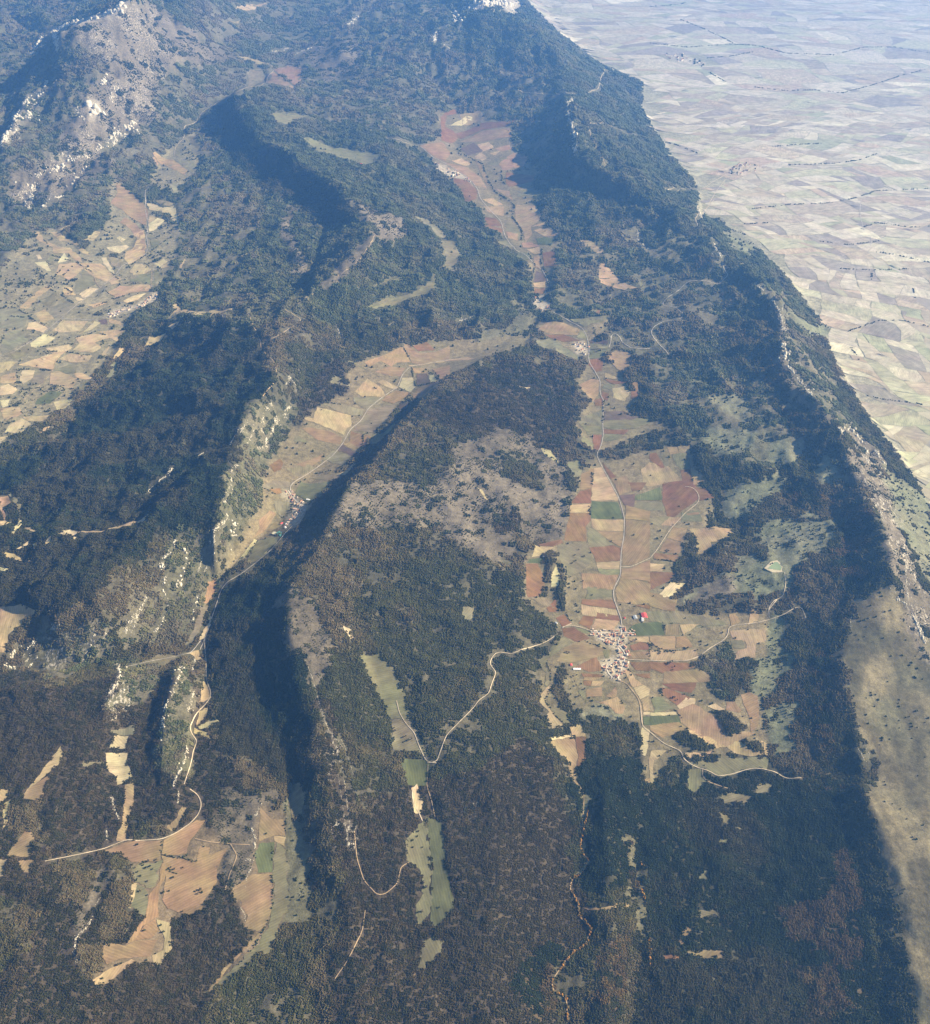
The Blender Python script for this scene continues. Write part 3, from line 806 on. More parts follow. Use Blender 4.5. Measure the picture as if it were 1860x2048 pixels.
# roads and tracks: r = sealed road, t = earth track, w = white gravel, u = village street
ROADS = """
t t 1310,80 1350,150 1340,300 1325,480 1345,590 1380,640 1340,720 1260,770 1240,840 1300,930 1310,1040 1395,1130 1365,1240 1240,1330 1170,1430 1110,1520 1120,1590 1220,1640 1230,1900
c r -100,1010 0,1025 60,1060 150,1070 250,1160 320,1190 440,1260 520,1320 580,1400 575,1440 650,1530 740,1620 770,1740 845,1830
g r 1040,510 1090,600 1075,680 1050,695
g r 850,370 920,400 985,470 1030,505
g r 1120,820 1230,880 1340,940 1370,1000 1385,1080 1380,1180 1430,1260 1470,1330 1460,1410 1490,1470
k r 1490,0 1485,180 1490,260 1470,350 1435,400 1470,470 1540,600 1600,710 1625,790 1645,870 1640,1000 1620,1110 1615,1230 1615,1290 1565,1380 1560,1440 1600,1550 1620,1600 1625,1650
l w 230,568 275,568 310,600 325,640 320,670 230,740 130,850 40,990 0,1035
k w 1831,1160 1690,1225 1615,1222
v w 950,730 1450,750 1700,740 1831,680
q w 250,395 310,380 400,310 490,260 520,210 505,180 560,165 700,150 780,130 870,100 950,50 990,42 1020,120
q w 780,120 770,70 830,0
l w 780,1410 770,1370 810,1310 870,1290 890,1200 880,1130
q w 0,865 90,940 210,990 215,1040 290,1090 390,1120 440,1155 540,1140 630,1110 710,1100 820,1125 890,1170 990,1165
q t 345,1105 340,1160 390,1195 560,1250
v t 820,990 920,1000 1000,1100 1080,1200 1120,1350 1130,1526
o w 1760,780 1775,930 1831,970
v w 510,390 400,340 270,310 150,330
k w 1255,1640 1200,1660 1190,1670
o w 1130,270 1050,320 860,375 830,400 720,380 690,395 650,470 710,530 680,590 650,690 580,730 540,790 410,920 340,990 300,1100 270,1190 200,1195
n w 1440,740 1460,830 1510,910 1570,970 1600,1060 1660,1190 1730,1195
n t 1670,1210 1660,1360 1700,1480 1720,1590
n w 1590,1350 1550,1400 1565,1500 1600,1550 1630,1620
f r 2010,1160 1831,1170 1540,1220 1480,1280 1450,1370 1330,1450 1230,1530 1180,1620 1100,1680 1050,1780 1010,1831 970,1875
j r 970,410 880,480 780,550 690,600 650,640 680,700 720,760 780,790
j r 780,790 740,860 640,960 510,1110 400,1200 310,1270 190,1340 150,1400 120,1500 60,1680 20,1790 0,1831
m w 1500,290 1500,360 1510,440 1510,590 1550,680 1530,740 1440,830 1390,930 1400,980 1450,1030 1420,1090 1400,1200 1350,1350
r w 1390,110 1450,150 1480,220 1460,290 1400,360 1280,440 1180,480 1000,490 930,480 760,550 580,590 330,640
r t 1430,475 1540,500 1700,515 1831,520
r t 1690,515 1740,600 1680,740 1650,850
m r 1470,300 1400,390 1260,420 1100,450 930,490
e r 0,1150 110,1110 330,970 560,770 740,640 860,540 880,490 1060,410 1090,350 1070,270 1090,180 1060,60 1070,0
a r 1070,1500 1060,1400 1100,1360
a w 1280,1140 1280,1080 1320,1040 1360,1000 1340,930 1450,890 1460,840 1560,770 1760,660
b w 180,725 340,640 480,625 500,605 480,580 540,520
e r 450,870 690,880 830,840 990,790
e t 690,880 580,990 540,1080 410,1160 390,1250 320,1340 250,1390 170,1470
e t 230,880 370,940
e t 560,460 690,540 700,610 740,645
e t 1110,520 1105,600 1110,660
f t 350,830 450,1050 440,1090 550,1190 570,1310 450,1450
f t 460,1055 600,980 750,880 620,800
f t 680,820 740,740 830,690
f t 1280,260 1240,340 1150,460 1010,560
h r 510,490 460,550 420,550 380,530 250,530 180,600 110,640 70,690 160,700 220,740 210,780 100,790 20,830 0,870 30,910 130,1020
h r 470,400 480,450 510,490
g r 1530,1080 1550,1030 1540,980 1600,980 1620,1040 1700,1090 1831,1090
h w 420,0 350,80 290,110 310,170
d w 100,1235 340,1240 410,1190 500,1140
d w 370,1360 440,1240 500,1170
c w 830,650 920,680 1050,690 1160,690 1280,685
c w 1380,680 1460,650 1470,570 1500,510
c t 1380,920 1400,1000 1450,1110 1510,1210
c t 1390,910 1490,900 1600,950 1750,1000
h r 1380,0 1370,90 1400,200
h r 1440,240 1455,300 1300,350 1200,390 1110,410 900,430
h t 1500,380 1550,410 1570,455
h t 1720,1360 1770,1330 1831,1320
d r 850,1055 1130,950
d r 900,350 1110,240
d r 1230,890 1400,1010 1600,1110
s t 1130,420 1150,620 1200,780 1300,890 1360,880 1450,800 1470,680 1530,650
s t 1210,1000 1190,1150 1080,1370 990,1500
v u 500,395 620,400 760,410 880,400 1030,400
v u 860,320 880,400 860,460 810,540 870,590 920,650 920,730 890,780 860,870 830,980
v u 900,740 780,760 700,800 680,860 720,910 780,960
v u 600,480 700,500 800,530
w u 700,560 760,650 850,770 960,840 1020,850
w u 1020,880 920,920 830,1010 720,1120 690,1200
x u 340,670 480,610 700,540 850,500 960,470 1080,360 1200,280
"""

# limestone: band lines (number = width in metres)
ROCKS = """
n 5 770,440 820,560 870,740 940,950 1050,1080
n 4 880,800 960,1000 1040,1200 1080,1500 1110,1800
s 4 1010,0 1040,200 1070,400 1100,560
n 4 1010,980 1060,1070 1130,1300
i 10 1480,1160 1450,1260
j 10 30,1260 60,1200
i 18 1230,1500 1190,1620 1130,1700
i 14 960,1700 1020,1560 1070,1440
m 30 1330,490 1290,600 1240,720 1190,830 1200,930 1180,1040
m 18 1420,670 1390,780 1360,830
m 22 1370,1080 1350,1180 1290,1300 1270,1360
m 26 860,470 880,530 860,600 800,690
m 14 1430,430 1410,510
m 14 1000,110 940,190 900,260
m 20 1060,0 1000,110 920,200
i 26 1300,1020 1240,1120 1180,1180 1190,1250
i 36 1350,1090 1370,1170 1340,1250 1330,1330 1280,1440
i 22 1210,1300 1190,1380 1230,1460
i 14 1570,1240 1565,1100 1570,960 1600,920 1660,880 1660,830
i 30 1720,900 1710,1000 1690,1130
i 14 1640,750 1690,620 1700,500 1750,470
i 26 1450,1430 1425,1520 1410,1620
i 16 1540,1020 1560,1080
i 14 1090,670 1140,610 1210,560 1270,490
i 10 1450,410 1540,360
f 14 350,1780 390,1690 400,1630
f 12 450,1700 470,1540 540,1480
f 18 480,1780 530,1680 570,1600
f 12 620,1590 640,1520 690,1500
f 14 630,1350 670,1280
f 12 300,1700 350,1610
f 10 220,1790 260,1720 280,1680
f 14 420,1820 500,1800
m 16 80,430 100,380 150,330
m 22 170,410 220,340 270,290
m 12 190,450 250,380
m 16 210,490 270,420
m 26 30,480 110,500
m 14 370,210 440,190
m 18 660,330 690,230
m 14 610,450 640,370
m 12 760,280 775,220
r 16 820,170 840,270 870,320
r 14 780,400 790,510
r 14 680,1040 640,1120 560,1190 540,1300 560,1380
r 12 1310,130 1300,220
r 10 730,910 700,960
a 42 900,20 870,70 700,140 500,180 400,230
a 26 400,230 300,280 230,400
a 20 400,250 410,320 430,370
a 34 345,600 290,700 180,910
a 34 210,720 100,880 0,1070
a 36 760,560 765,630
a 60 680,770 700,850
a 26 1000,890 950,930 880,930 760,1060 700,1100
a 22 1010,960 860,1000 820,1060
a 22 640,1140 540,1170 450,1120
a 44 500,1180 440,1230 350,1240
a 24 620,1230 500,1380
a 22 460,1430 310,1510
a 22 150,1440 220,1530
a 26 280,1280 240,1380 225,1480
a 18 860,640 800,740
a 16 560,800 620,880
c 22 1260,730 1228,760 1235,830 1270,950 1290,1050 1285,1140
c 40 430,80 390,100 420,160 450,180
c 44 470,60 600,30 720,20 850,40
c 26 760,60 850,100
c 26 270,240 240,300
c 22 320,320 350,350
b 22 1090,180 1160,120
b 14 540,380 650,350
b 14 710,390 810,350
h 16 310,40 340,120
h 14 400,240 430,320 480,390
h 16 690,540 760,620
h 16 800,650 860,760 870,850
h 40 860,950 890,1000 890,1050
h 20 900,1080 980,1180 1060,1280
l 40 1240,200 1290,170 1360,250
l 30 1360,230 1420,320 1410,400
l 24 1480,330 1500,380
l 30 1520,400 1545,450
l 18 1500,700 1520,780
l 18 1600,1250 1620,1300 1700,1350
l 14 1680,1040 1670,1150 1690,1300
l 12 1550,660 1565,690
q 26 1720,100 1760,200 1800,280
q 12 1360,970 1410,1060
q 14 1400,950 1450,1030
q 8 1330,90 1310,130 1315,190
s 14 450,220 420,280 400,330
s 16 380,400 405,470 400,540
s 14 340,620 410,640
s 14 370,700 340,760 330,830
s 8 300,980 330,1040 330,1090
g 12 430,890 540,850
g 10 1740,220 1740,290 1831,370
f 14 1300,850 1330,890
f 10 1010,940 1030,1010
"""

# hedgerows and streamside trees (polylines)
HEDGES = """
n n 800,560 850,700 1000,1010 1080,1180 1140,1400 1170,1600
n n 380,480 385,800 400,1000 405,1180
s n 1110,0 1140,120 1180,300
k n 0,880 130,920 300,900
n n 700,80 730,300
c n 420,1090 480,1140 600,1200 650,1330 700,1410 800,1470 840,1510 820,1590 890,1680 890,1800
c n 740,1280 770,1360
c n 790,1255 1050,1235
g n 940,390 990,470 960,600 960,700
g n 1040,360 1030,450 1070,540 1090,600 1080,680
g n 980,1080 1100,1100 1250,1160 1340,1200
g n 960,960 970,1080
f n 1550,1230 1580,1370 1520,1440 1440,1530 1380,1640 1240,1730 1200,1831
f n 1650,1240 1720,1290 1760,1330
f n 1600,1360 1700,1340 1780,1330
f n 890,1480 1050,1500
f n 1480,1070 1530,1150
f n 1600,1060 1540,1050
j n 1200,250 1180,400 1000,510 850,540 700,620
j n 1050,640 830,730 780,790
j n 450,640 570,700
j n 420,1030 300,1210
i n 1780,1150 1700,1280
i n 1600,1340 1540,1500 1530,1620 1460,1740
e n 0,795 120,790 210,850 250,880 360,930
e n 560,450 620,500 680,530
e n 570,460 330,390
e n 320,290 370,340
e n 600,430 720,470
e n 950,130 1050,190 1080,250
e n 830,540 880,600
e n 930,500 1060,410 1170,330 1250,270
e n 920,610 1090,610
e n 800,690 770,660 700,710
e n 700,780 850,720 990,680
e n 550,1010 680,975 790,990
e n 280,1080 490,1050 540,1060
e n 300,1110 490,1110 660,1140
e n 100,1240 300,1240 380,1250
e n 350,1350 500,1370 560,1400
e n 170,1390 340,1370
e n 140,700 300,700
e n 350,640 450,700 550,760
e n 60,850 200,860
e n 0,1050 60,940
e n 470,640 560,700
e n 400,560 480,480
e n 460,560 540,480
h n 410,150 520,190 630,230
h n 610,160 770,150
h n 1100,270 1300,295 1500,270
h n 1480,340 1650,370 1831,410
h n 1390,180 1480,150 1700,180 1831,175
h n 1290,860 1500,790 1650,790 1831,830
h n 1250,1240 1500,1300 1800,1340
h n 1240,450 1460,460 1700,450
h n 1310,960 1370,1050
h n 1720,580 1740,650
h n 1450,480 1450,540
h n 680,380 760,450 880,480
d n 0,285 250,310 520,290 700,300 890,350 1200,360 1400,310 1600,310 1831,350
d n 200,130 330,180 500,260 560,295
d n 680,570 880,595 1080,590 1260,610 1480,550 1660,490 1831,450
d n 650,1370 900,1340 1150,1330 1330,1300 1480,1250 1831,1235
d n 800,960 1000,945 1120,940
d n 900,1080 1200,1070 1360,1050 1500,1000
d n 0,920 150,940 330,1010
d n 370,380 520,370 680,340
d n 380,470 500,540
d n 0,45 200,30 250,10
l n 250,455 280,500 280,560
l n 20,1040 190,1060
q n 0,290 100,330 190,335
q n 165,720 210,780
q n 60,570 85,630
q n 80,145 95,200
v n 430,500 520,540 640,580 700,600
v n 1200,520 1230,600
v n 1330,1100 1390,1190
v n 960,840 1000,930
v n 1180,620 1560,640
k n 1410,520 1405,640
k n 1390,770 1395,850
k n 1060,400 1130,430 1210,520 1290,580
k n 1190,240 1200,310 1230,360
g n 1490,1470 1485,1640
g n 1420,930 1430,1000
g n 1640,1560 1720,1590
r n 530,730 530,1000
s n 530,740 530,1000 480,1120 400,1260 280,1400
s n 530,520 530,640
s n 630,200 630,420
r n 1180,590 1350,620 1440,645
r n 1185,490 1180,580
r n 1230,700 1310,740
t a 1330,480 1320,540 1345,590 1380,640 1340,720 1260,770 1240,840 1300,930 1310,1040 1400,1130 1370,1240 1240,1330 1180,1420 1110,1520 1120,1590 1220,1640 1230,1831
t a 1380,260 1345,400 1325,500
t a 1760,650 1790,680
t a 1770,850 1810,960
t a 1820,1200 1831,1400
n n 1640,1080 1665,1160
o n 1070,440 1105,560 1090,690 1060,730 1130,840 1210,910
k n 1220,1220 1210,1400 1200,1500 1240,1620
"""
# ------------------------------------------------------------------ terrain grid
NR, NC = 760, 680
Y0, Y1 = 500.0, 60000.0
ROWY = Y0 + (np.exp(np.linspace(0, 1, NR) * math.log(1 + (Y1 - Y0) / 900.0)) - 1) * 900.0
LOGK = math.log(1 + (Y1 - Y0) / 900.0)
def halfw(y):
    return 0.52 * y + 2700.0
def to_grid(x, y):
    r = np.log(np.maximum((y - Y0) / 900.0 + 1, 1e-6)) / LOGK * (NR - 1)
    c = (x / halfw(y) * 0.5 + 0.5) * (NC - 1)
    return r, c
GS = np.linspace(-1, 1, NC)
GY = np.repeat(ROWY[:, None], NC, 1)
GX = GS[None, :] * halfw(GY)

def solve_heights():
    num = np.zeros((NR, NC)); den = np.zeros((NR, NC))
    for tag, P in parse(RELIEF_LINES):
        for a, b in zip(P[:-1], P[1:]):
            n = int(max(abs(b[:2] - a[:2])) * 1.2) + 2
            s = np.linspace(0, 1, n)[:, None]
            q = a * (1 - s) + b * s
            q = q.copy(); q[:, 2] = np.where(q[:, 2] > 0, q[:, 2] * (1 + 0.55 * np.clip((420 - q[:, 1]) / 420, 0, 1.2)), q[:, 2])
            x, y = unproject(q[:, 0], q[:, 1], q[:, 2])
            r, c = to_grid(x, y)
            ok = (r > 1) & (r < NR - 2) & (c > 1) & (c < NC - 2) & (y > Y0) & (y < Y1)
            ri = np.round(r[ok]).astype(int); ci = np.round(c[ok]).astype(int)
            np.add.at(num, (ri, ci), q[ok, 2]); np.add.at(den, (ri, ci), 1.0)
    levels = [(num, den)]
    while min(levels[-1][0].shape) > 12:
        a, b = levels[-1]
        h, w = (a.shape[0] + 1) // 2 * 2, (a.shape[1] + 1) // 2 * 2
        a = np.pad(a, ((0, h - a.shape[0]), (0, w - a.shape[1])))
        b = np.pad(b, ((0, h - b.shape[0]), (0, w - b.shape[1])))
        levels.append((a.reshape(h // 2, 2, w // 2, 2).sum((1, 3)), b.reshape(h // 2, 2, w // 2, 2).sum((1, 3))))
    z = None
    for li in range(len(levels) - 1, -1, -1):
        a, b = levels[li]
        m = b > 0
        val = np.where(m, a / np.maximum(b, 1e-9), 0)
        if z is None:
            z = np.full(a.shape, val[m].mean())
        else:
            zz = np.repeat(np.repeat(z, 2, 0), 2, 1)
            z = zz[:a.shape[0], :a.shape[1]]
            for _ in range(2):
                p = np.pad(z, 1, mode='edge')
                z = (p[:-2, 1:-1] + p[2:, 1:-1] + p[1:-1, :-2] + p[1:-1, 2:] + 4 * z) / 8
        for _ in range(60 if li > 0 else 40):
            z = np.where(m, val, z)
            p = np.pad(z, 1, mode='edge')
            z = (p[:-2, 1:-1] + p[2:, 1:-1] + p[1:-1, :-2] + p[1:-1, 2:]) / 4
        z = np.where(m, z * 0.3 + val * 0.7, z)
    p = np.pad(z, 1, mode='edge')
    z = (p[:-2, 1:-1] + p[2:, 1:-1] + p[1:-1, :-2] + p[1:-1, 2:] + 4 * z) / 8
    return z

def blur(z, n):
    for _ in range(n):
        p = np.pad(z, 1, mode='edge')
        z = (p[:-2, 1:-1] + p[2:, 1:-1] + p[1:-1, :-2] + p[1:-1, 2:] + 2 * z) / 6
    return z

# cover raster in photo space (1 cell = 2 photo pixels, with a margin)
RM = 300
RW, RH = (1860 + 2 * RM) // 2, (2048 + 2 * RM) // 2
cover = np.zeros((RH, RW), np.int8)
cover[:(640 + RM) // 2, :] = 16
infield = np.zeros((RH, RW), bool)
def fill(mask_fn, P):
    P = np.array([(p[0] + RM, p[1] + RM) for p in P]) / 2.0
    x0, y0 = np.floor(P.min(0)).astype(int); x1, y1 = np.ceil(P.max(0)).astype(int) + 1
    x0, y0 = max(x0, 0), max(y0, 0); x1, y1 = min(x1, RW), min(y1, RH)
    if x1 <= x0 or y1 <= y0:
        return
    gx, gy = np.meshgrid(np.arange(x0, x1) + 0.5, np.arange(y0, y1) + 0.5)
    ins = np.zeros(gx.shape, bool)
    for (ax, ay), (bx, by) in zip(P, np.roll(P, -1, 0)):
        if ay == by:
            continue
        c = ((ay > gy) != (by > gy)) & (gx < (bx - ax) * (gy - ay) / (by - ay) + ax)
        ins ^= c
    mask_fn(slice(y0, y1), slice(x0, x1), ins)
COVER_POLYS = parse(COVER)
for tag, P in COVER_POLYS:
    def f(sy, sx, ins, k=int(tag)):
        cover[sy, sx][ins] = k
    fill(f, P)
rocky = np.zeros((RH, RW), np.float32)
for tag, P in parse(ROCKY):
    def f(sy, sx, ins):
        rocky[sy, sx][ins] = 1.0
    fill(f, P)
FIELD_POLYS = parse(FIELDS)
for tag, P in FIELD_POLYS:
    def f(sy, sx, ins):
        infield[sy, sx] |= ins
    fill(f, P)

# strips that must stay free of trees: fields, roads
blocked = infield.copy()
wid = infield.copy()
wid[1:-1, 1:-1] |= infield[:-2, 1:-1] | infield[2:, 1:-1] | infield[1:-1, :-2] | infield[1:-1, 2:]
blocked[:(1400 + RM) // 2, :(430 + RM) // 2] = wid[:(1400 + RM) // 2, :(430 + RM) // 2]
blocked[:(720 + RM) // 2, :] = wid[:(720 + RM) // 2, :]
def paint_line(P, rad):
    for a, b in zip(P[:-1], P[1:]):
        n = max(1, int(np.hypot(*(b[:2] - a[:2]))))
        for k in range(n + 1):
            q = a + (b - a) * k / n
            i, j = int((q[1] + RM) / 2), int((q[0] + RM) / 2)
            if 3 < i < RH - 4 and 3 < j < RW - 4:
                blocked[i - rad:i + rad + 1, j - rad:j + rad + 1] = True
for tag, P in parse(ROADS):
    paint_line(P, 1 if tag == 't' else 2)
for tag, P in parse(ROCKS):
    paint_line(P, 1 if float(tag) < 9 else 2)

def raster_at(R_, u, v):
    i = np.clip(((v + RM) / 2).astype(int), 0, RH - 1)
    j = np.clip(((u + RM) / 2).astype(int), 0, RW - 1)
    return R_[i, j]

GZ = solve_heights()
u, v = to_pixel(GX, GY, GZ)
cls = raster_at(cover, u, v)
#        0    1    2    3    4    5    6    7     8     9    10    11   12   13
RUG = np.array([1.0, 0.8, 0.8, 0.35, 0.8, 0.6, 0.5, 0.10, 0.10, 0.8, 0.05, 0.8, 0.4, 0.22, 1.0, 0.3, 1.0])
rug = RUG[cls]
rug = np.where(raster_at(infield, u, v), np.minimum(rug, 0.22), rug)
rgd = np.ones((RH, RW), np.float32)
for tag, P in parse(RUGGED):
    def f(sy, sx, ins, k=float(tag)):
        rgd[sy, sx][ins] = k
    fill(f, P)
rug = blur(rug, 4) * blur(raster_at(rgd, u, v).astype(float), 8)
plainmask = blur((cls == 8).astype(float), 6)
amp = np.clip(GY / 5200.0, 0.75, 1.8)
n1 = fbm(GX, GY, 620, 4, 11, True) - 0.55
n2 = fbm(GX + 900, GY, 230, 4, 23, True) - 0.55
n3 = fbm(GX, GY, 70, 3, 37) - 0.5
n4 = fbm(GX + 300, GY + 500, 120, 2, 29, True) - 0.55
GZ = GZ + rug * (n1 * 66 * amp + n2 * 46 * amp + n4 * 15 * amp + n3 * 9) + plainmask * (fbm(GX, GY, 1500, 3, 51) - 0.5) * 26
GZ = GZ - np.clip((GY - 30000) / 30000, 0, 1) ** 2 * 300

def ground_z(x, y):
    r, c = to_grid(np.asarray(x, float), np.asarray(y, float))
    r = np.clip(r, 0, NR - 1.001); c = np.clip(c, 0, NC - 1.001)
    i = r.astype(int); j = c.astype(int)
    fr = r - i; fc = c - j
    # row spacing is not linear in y inside a cell: use true y fraction
    fr = (np.asarray(y, float) - ROWY[i]) / (ROWY[i + 1] - ROWY[i])
    a = GZ[i, j] * (1 - fc) + GZ[i, j + 1] * fc
    b = GZ[i + 1, j] * (1 - fc) + GZ[i + 1, j + 1] * fc
    return a * (1 - fr) + b * fr

def hit(u, v):
    """pixels -> points on the terrain (first crossing of the view ray)"""
    u = np.atleast_1d(np.asarray(u, float)); v = np.atleast_1d(np.asarray(v, float))
    dx, dy, dz = ray(u, v)
    t0 = (1700.0 - CAM_H) / dz; t1 = (-330.0 - CAM_H) / dz
    N = 340
    best = t1.copy(); done = np.zeros(len(u), bool); prev = t0.copy()
    for k in range(1, N + 1):
        t = t0 + (t1 - t0) * k / N
        below = (CAM_H + dz * t) < ground_z(dx * t, dy * t)
        new = below & ~done
        if new.any():
            lo = prev[new]; hi = t[new]; ddx, ddy, ddz = dx[new], dy[new], dz[new]
            for _ in range(14):
                m = (lo + hi) / 2
                bl = (CAM_H + ddz * m) < ground_z(ddx * m, ddy * m)
                hi = np.where(bl, m, hi); lo = np.where(bl, lo, m)
            best[new] = hi
            done |= new
        prev = t
        if done.all():
            break
    x, y = dx * best, dy * best
    return x, y

u, v = to_pixel(GX, GY, GZ)
def edge_jitter(x, y):
    s_ = np.clip(6000.0 / np.maximum(y, 1500), 0.35, 1.3)
    ju = ((fbm(x, y, 330, 4, 61) - 0.5) * 74 + (fbm(x, y, 60, 2, 62) - 0.5) * 16) * s_
    jv = ((fbm(x, y, 330, 4, 67) - 0.5) * 56 + (fbm(x, y, 60, 2, 68) - 0.5) * 12) * s_
    return ju, jv
# farmland and villages keep their traced outline; natural cover gets ragged edges
FARM = np.array([k in (7, 8, 10, 13, 15) for k in range(17)])
def cover_at(x, y, u, v):
    ju, jv = edge_jitter(x, y)
    c0 = raster_at(cover, u, v); c1 = raster_at(cover, u + ju, v + jv)
    return np.where(FARM[c0] | FARM[c1], c0, c1)
cls = cover_at(GX, GY, u, v)
#            0                     1                     2                    3                   4
COLS = np.array([(.085, .078, .046), (.062, .050, .032), (.080, .058, .034), (.165, .138, .078), (.180, .150, .104),
                 (.46, .40, .30), (.155, .160, .090), (.215, .172, .096), (.330, .300, .205), (.112, .106, .060),
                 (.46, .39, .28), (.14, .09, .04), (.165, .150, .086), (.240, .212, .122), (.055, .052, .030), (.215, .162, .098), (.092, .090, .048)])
COLB = np.array([(.120, .105, .064), (.085, .067, .044), (.105, .078, .045), (.100, .092, .052), (.125, .104, .070),
                 (.34, .29, .21), (.200, .190, .115), (.180, .152, .082), (.285, .265, .175), (.145, .128, .080),
                 (.38, .33, .23), (.17, .12, .06), (.135, .126, .072), (.265, .225, .132), (.078, .072, .042), (.165, .128, .076), (.118, .108, .060)])
mix = np.clip((fbm(GX, GY, 260, 5, 71) - 0.5) * 3.2 + 0.5, 0, 1)[..., None]
GCOL = COLS[cls] * (1 - mix) + COLB[cls] * mix
rill = np.clip((fbm(GX * 2.2, GY * 0.55, 120, 4, 151) - 0.5) * 4 + 0.5, 0, 1)[..., None]
GCOL = np.where((cls == 3)[..., None], GCOL * (0.72 + 0.5 * rill), GCOL)
for k in range(3):
    GCOL[..., k] = blur(GCOL[..., k], 1)

def set_attr_color(me, name, arr):
    at = me.color_attributes.new(name, 'FLOAT_COLOR', 'POINT')
    a4 = np.ones((len(arr), 4), np.float32); a4[:, :3] = arr
    at.data.foreach_set('color', a4.ravel())

def np_mesh(name, verts, faces, nper, smooth=True):
    me = bpy.data.meshes.new(name)
    verts = np.asarray(verts, np.float32); faces = np.asarray(faces, np.int32)
    me.vertices.add(len(verts)); me.vertices.foreach_set('co', verts.ravel())
    me.loops.add(faces.size); me.loops.foreach_set('vertex_index', faces.ravel())
    me.polygons.add(len(faces))
    me.polygons.foreach_set('loop_start', np.arange(0, faces.size, nper, dtype=np.int32))
    me.polygons.foreach_set('loop_total', np.full(len(faces), nper, np.int32))
    if smooth:
        me.polygons.foreach_set('use_smooth', np.ones(len(faces), bool))
    me.update(); me.validate()
    return me

def link(name, data, parent=None, loc=None):
    o = bpy.data.objects.new(name, data)
    sc.collection.objects.link(o)
    if parent is not None:
        o.parent = parent
    if loc is not None:
        o.location = loc
    return o

# ------------------------------------------------------------------ materials
def mat_new(name):
    m = bpy.data.materials.new(name); m.use_nodes = True
    t = m.node_tree; b = t.nodes['Principled BSDF']
    b.inputs['Roughness'].default_value = 0.95
    b.inputs['Specular IOR Level'].default_value = 0.08
    return m, t, b
def N(t, typ, **kw):
    n = t.nodes.new(typ)
    for k, val in kw.items():
        if k in ('op', 'operation'):
            n.operation = val
        elif hasattr(n, k):
            setattr(n, k, val)
    return n
def noise(t, vec, scale, detail=4, rough=0.6):
    n = t.nodes.new('ShaderNodeTexNoise')
    n.inputs['Scale'].default_value = scale; n.inputs['Detail'].default_value = detail
    n.inputs['Roughness'].default_value = rough
    t.links.new(vec, n.inputs['Vector'])
    return n.outputs['Fac']
def remap(t, val, a, b, c, d):
    n = t.nodes.new('ShaderNodeMapRange')
    for i, q in enumerate((a, b, c, d)):
        n.inputs[i + 1].default_value = q
    t.links.new(val, n.inputs[0])
    return n.outputs[0]
def mathn(t, op, a, b):
    n = t.nodes.new('ShaderNodeMath'); n.operation = op
    for i, q in enumerate((a, b)):
        if isinstance(q, (int, float)):
            n.inputs[i].default_value = q
        else:
            t.links.new(q, n.inputs[i])
    return n.outputs[0]
def mul_color(t, col, fac):
    n = t.nodes.new('ShaderNodeVectorMath'); n.operation = 'SCALE'
    t.links.new(col, n.inputs[0])
    if isinstance(fac, (int, float)):
        n.inputs['Scale'].default_value = fac
    else:
        t.links.new(fac, n.inputs['Scale'])
    return n.outputs[0]

def ground_material():
    m, t, b = mat_new('ground_cover')
    geo = t.nodes.new('ShaderNodeNewGeometry'); P = geo.outputs['Position']
    at = t.nodes.new('ShaderNodeAttribute'); at.attribute_name = 'cover'
    a = remap(t, noise(t, P, 1 / 40.0, 5, 0.65), 0.3, 0.7, 0.62, 1.38)
    c = remap(t, noise(t, P, 1 / 9.0, 3, 0.7), 0.3, 0.7, 0.70, 1.30)
    d = remap(t, noise(t, P, 1 / 300.0, 3, 0.5), 0.3, 0.7, 0.85, 1.15)
    f = mathn(t, 'MULTIPLY', mathn(t, 'MULTIPLY', a, c), d)
    rk = t.nodes.new('ShaderNodeAttribute'); rk.attribute_name = 'rocky'
    st = t.nodes.new('ShaderNodeVectorMath'); st.operation = 'MULTIPLY'; st.inputs[1].default_value = (1.0, 0.38, 0.7)
    t.links.new(P, st.inputs[0])
    spk = remap(t, noise(t, st.outputs[0], 1 / 13.0, 4, 0.72), 0.53, 0.60, 0.0, 1.0)
    mixn = t.nodes.new('ShaderNodeMix'); mixn.data_type = 'RGBA'
    t.links.new(mathn(t, 'MULTIPLY', spk, rk.outputs['Fac']), mixn.inputs[0])
    t.links.new(mul_color(t, at.outputs['Color'], f), mixn.inputs[6])
    mixn.inputs[7].default_value = (.46, .41, .32, 1)
    t.links.new(mixn.outputs[2], b.inputs['Base Color'])
    bp = t.nodes.new('ShaderNodeBump'); bp.inputs['Distance'].default_value = 5.0; bp.inputs['Strength'].default_value = 0.8
    t.links.new(noise(t, P, 1 / 22.0, 5, 0.7), bp.inputs['Height'])
    t.links.new(bp.outputs[0], b.inputs['Normal'])
    return m

idx = np.arange(NR * NC).reshape(NR, NC)
quads = np.stack([idx[:-1, :-1], idx[:-1, 1:], idx[1:, 1:], idx[1:, :-1]], -1).reshape(-1, 4)
me = np_mesh('ground', np.stack([GX, GY, GZ], -1).reshape(-1, 3), quads, 4)
set_attr_color(me, 'cover', GCOL.reshape(-1, 3))
rk = raster_at(rocky, u, v).astype(float) * np.clip((fbm(GX, GY, 260, 3, 141) - 0.38) * 5, 0, 1)
set_attr_color(me, 'rocky', np.repeat(blur(rk, 2).reshape(-1, 1), 3, 1))
me.materials.append(ground_material())
ground = link('ground', me)
ground['kind'] = 'structure'
ground['label'] = 'folded limestone hills with wooded slopes, valleys and a wide plain'
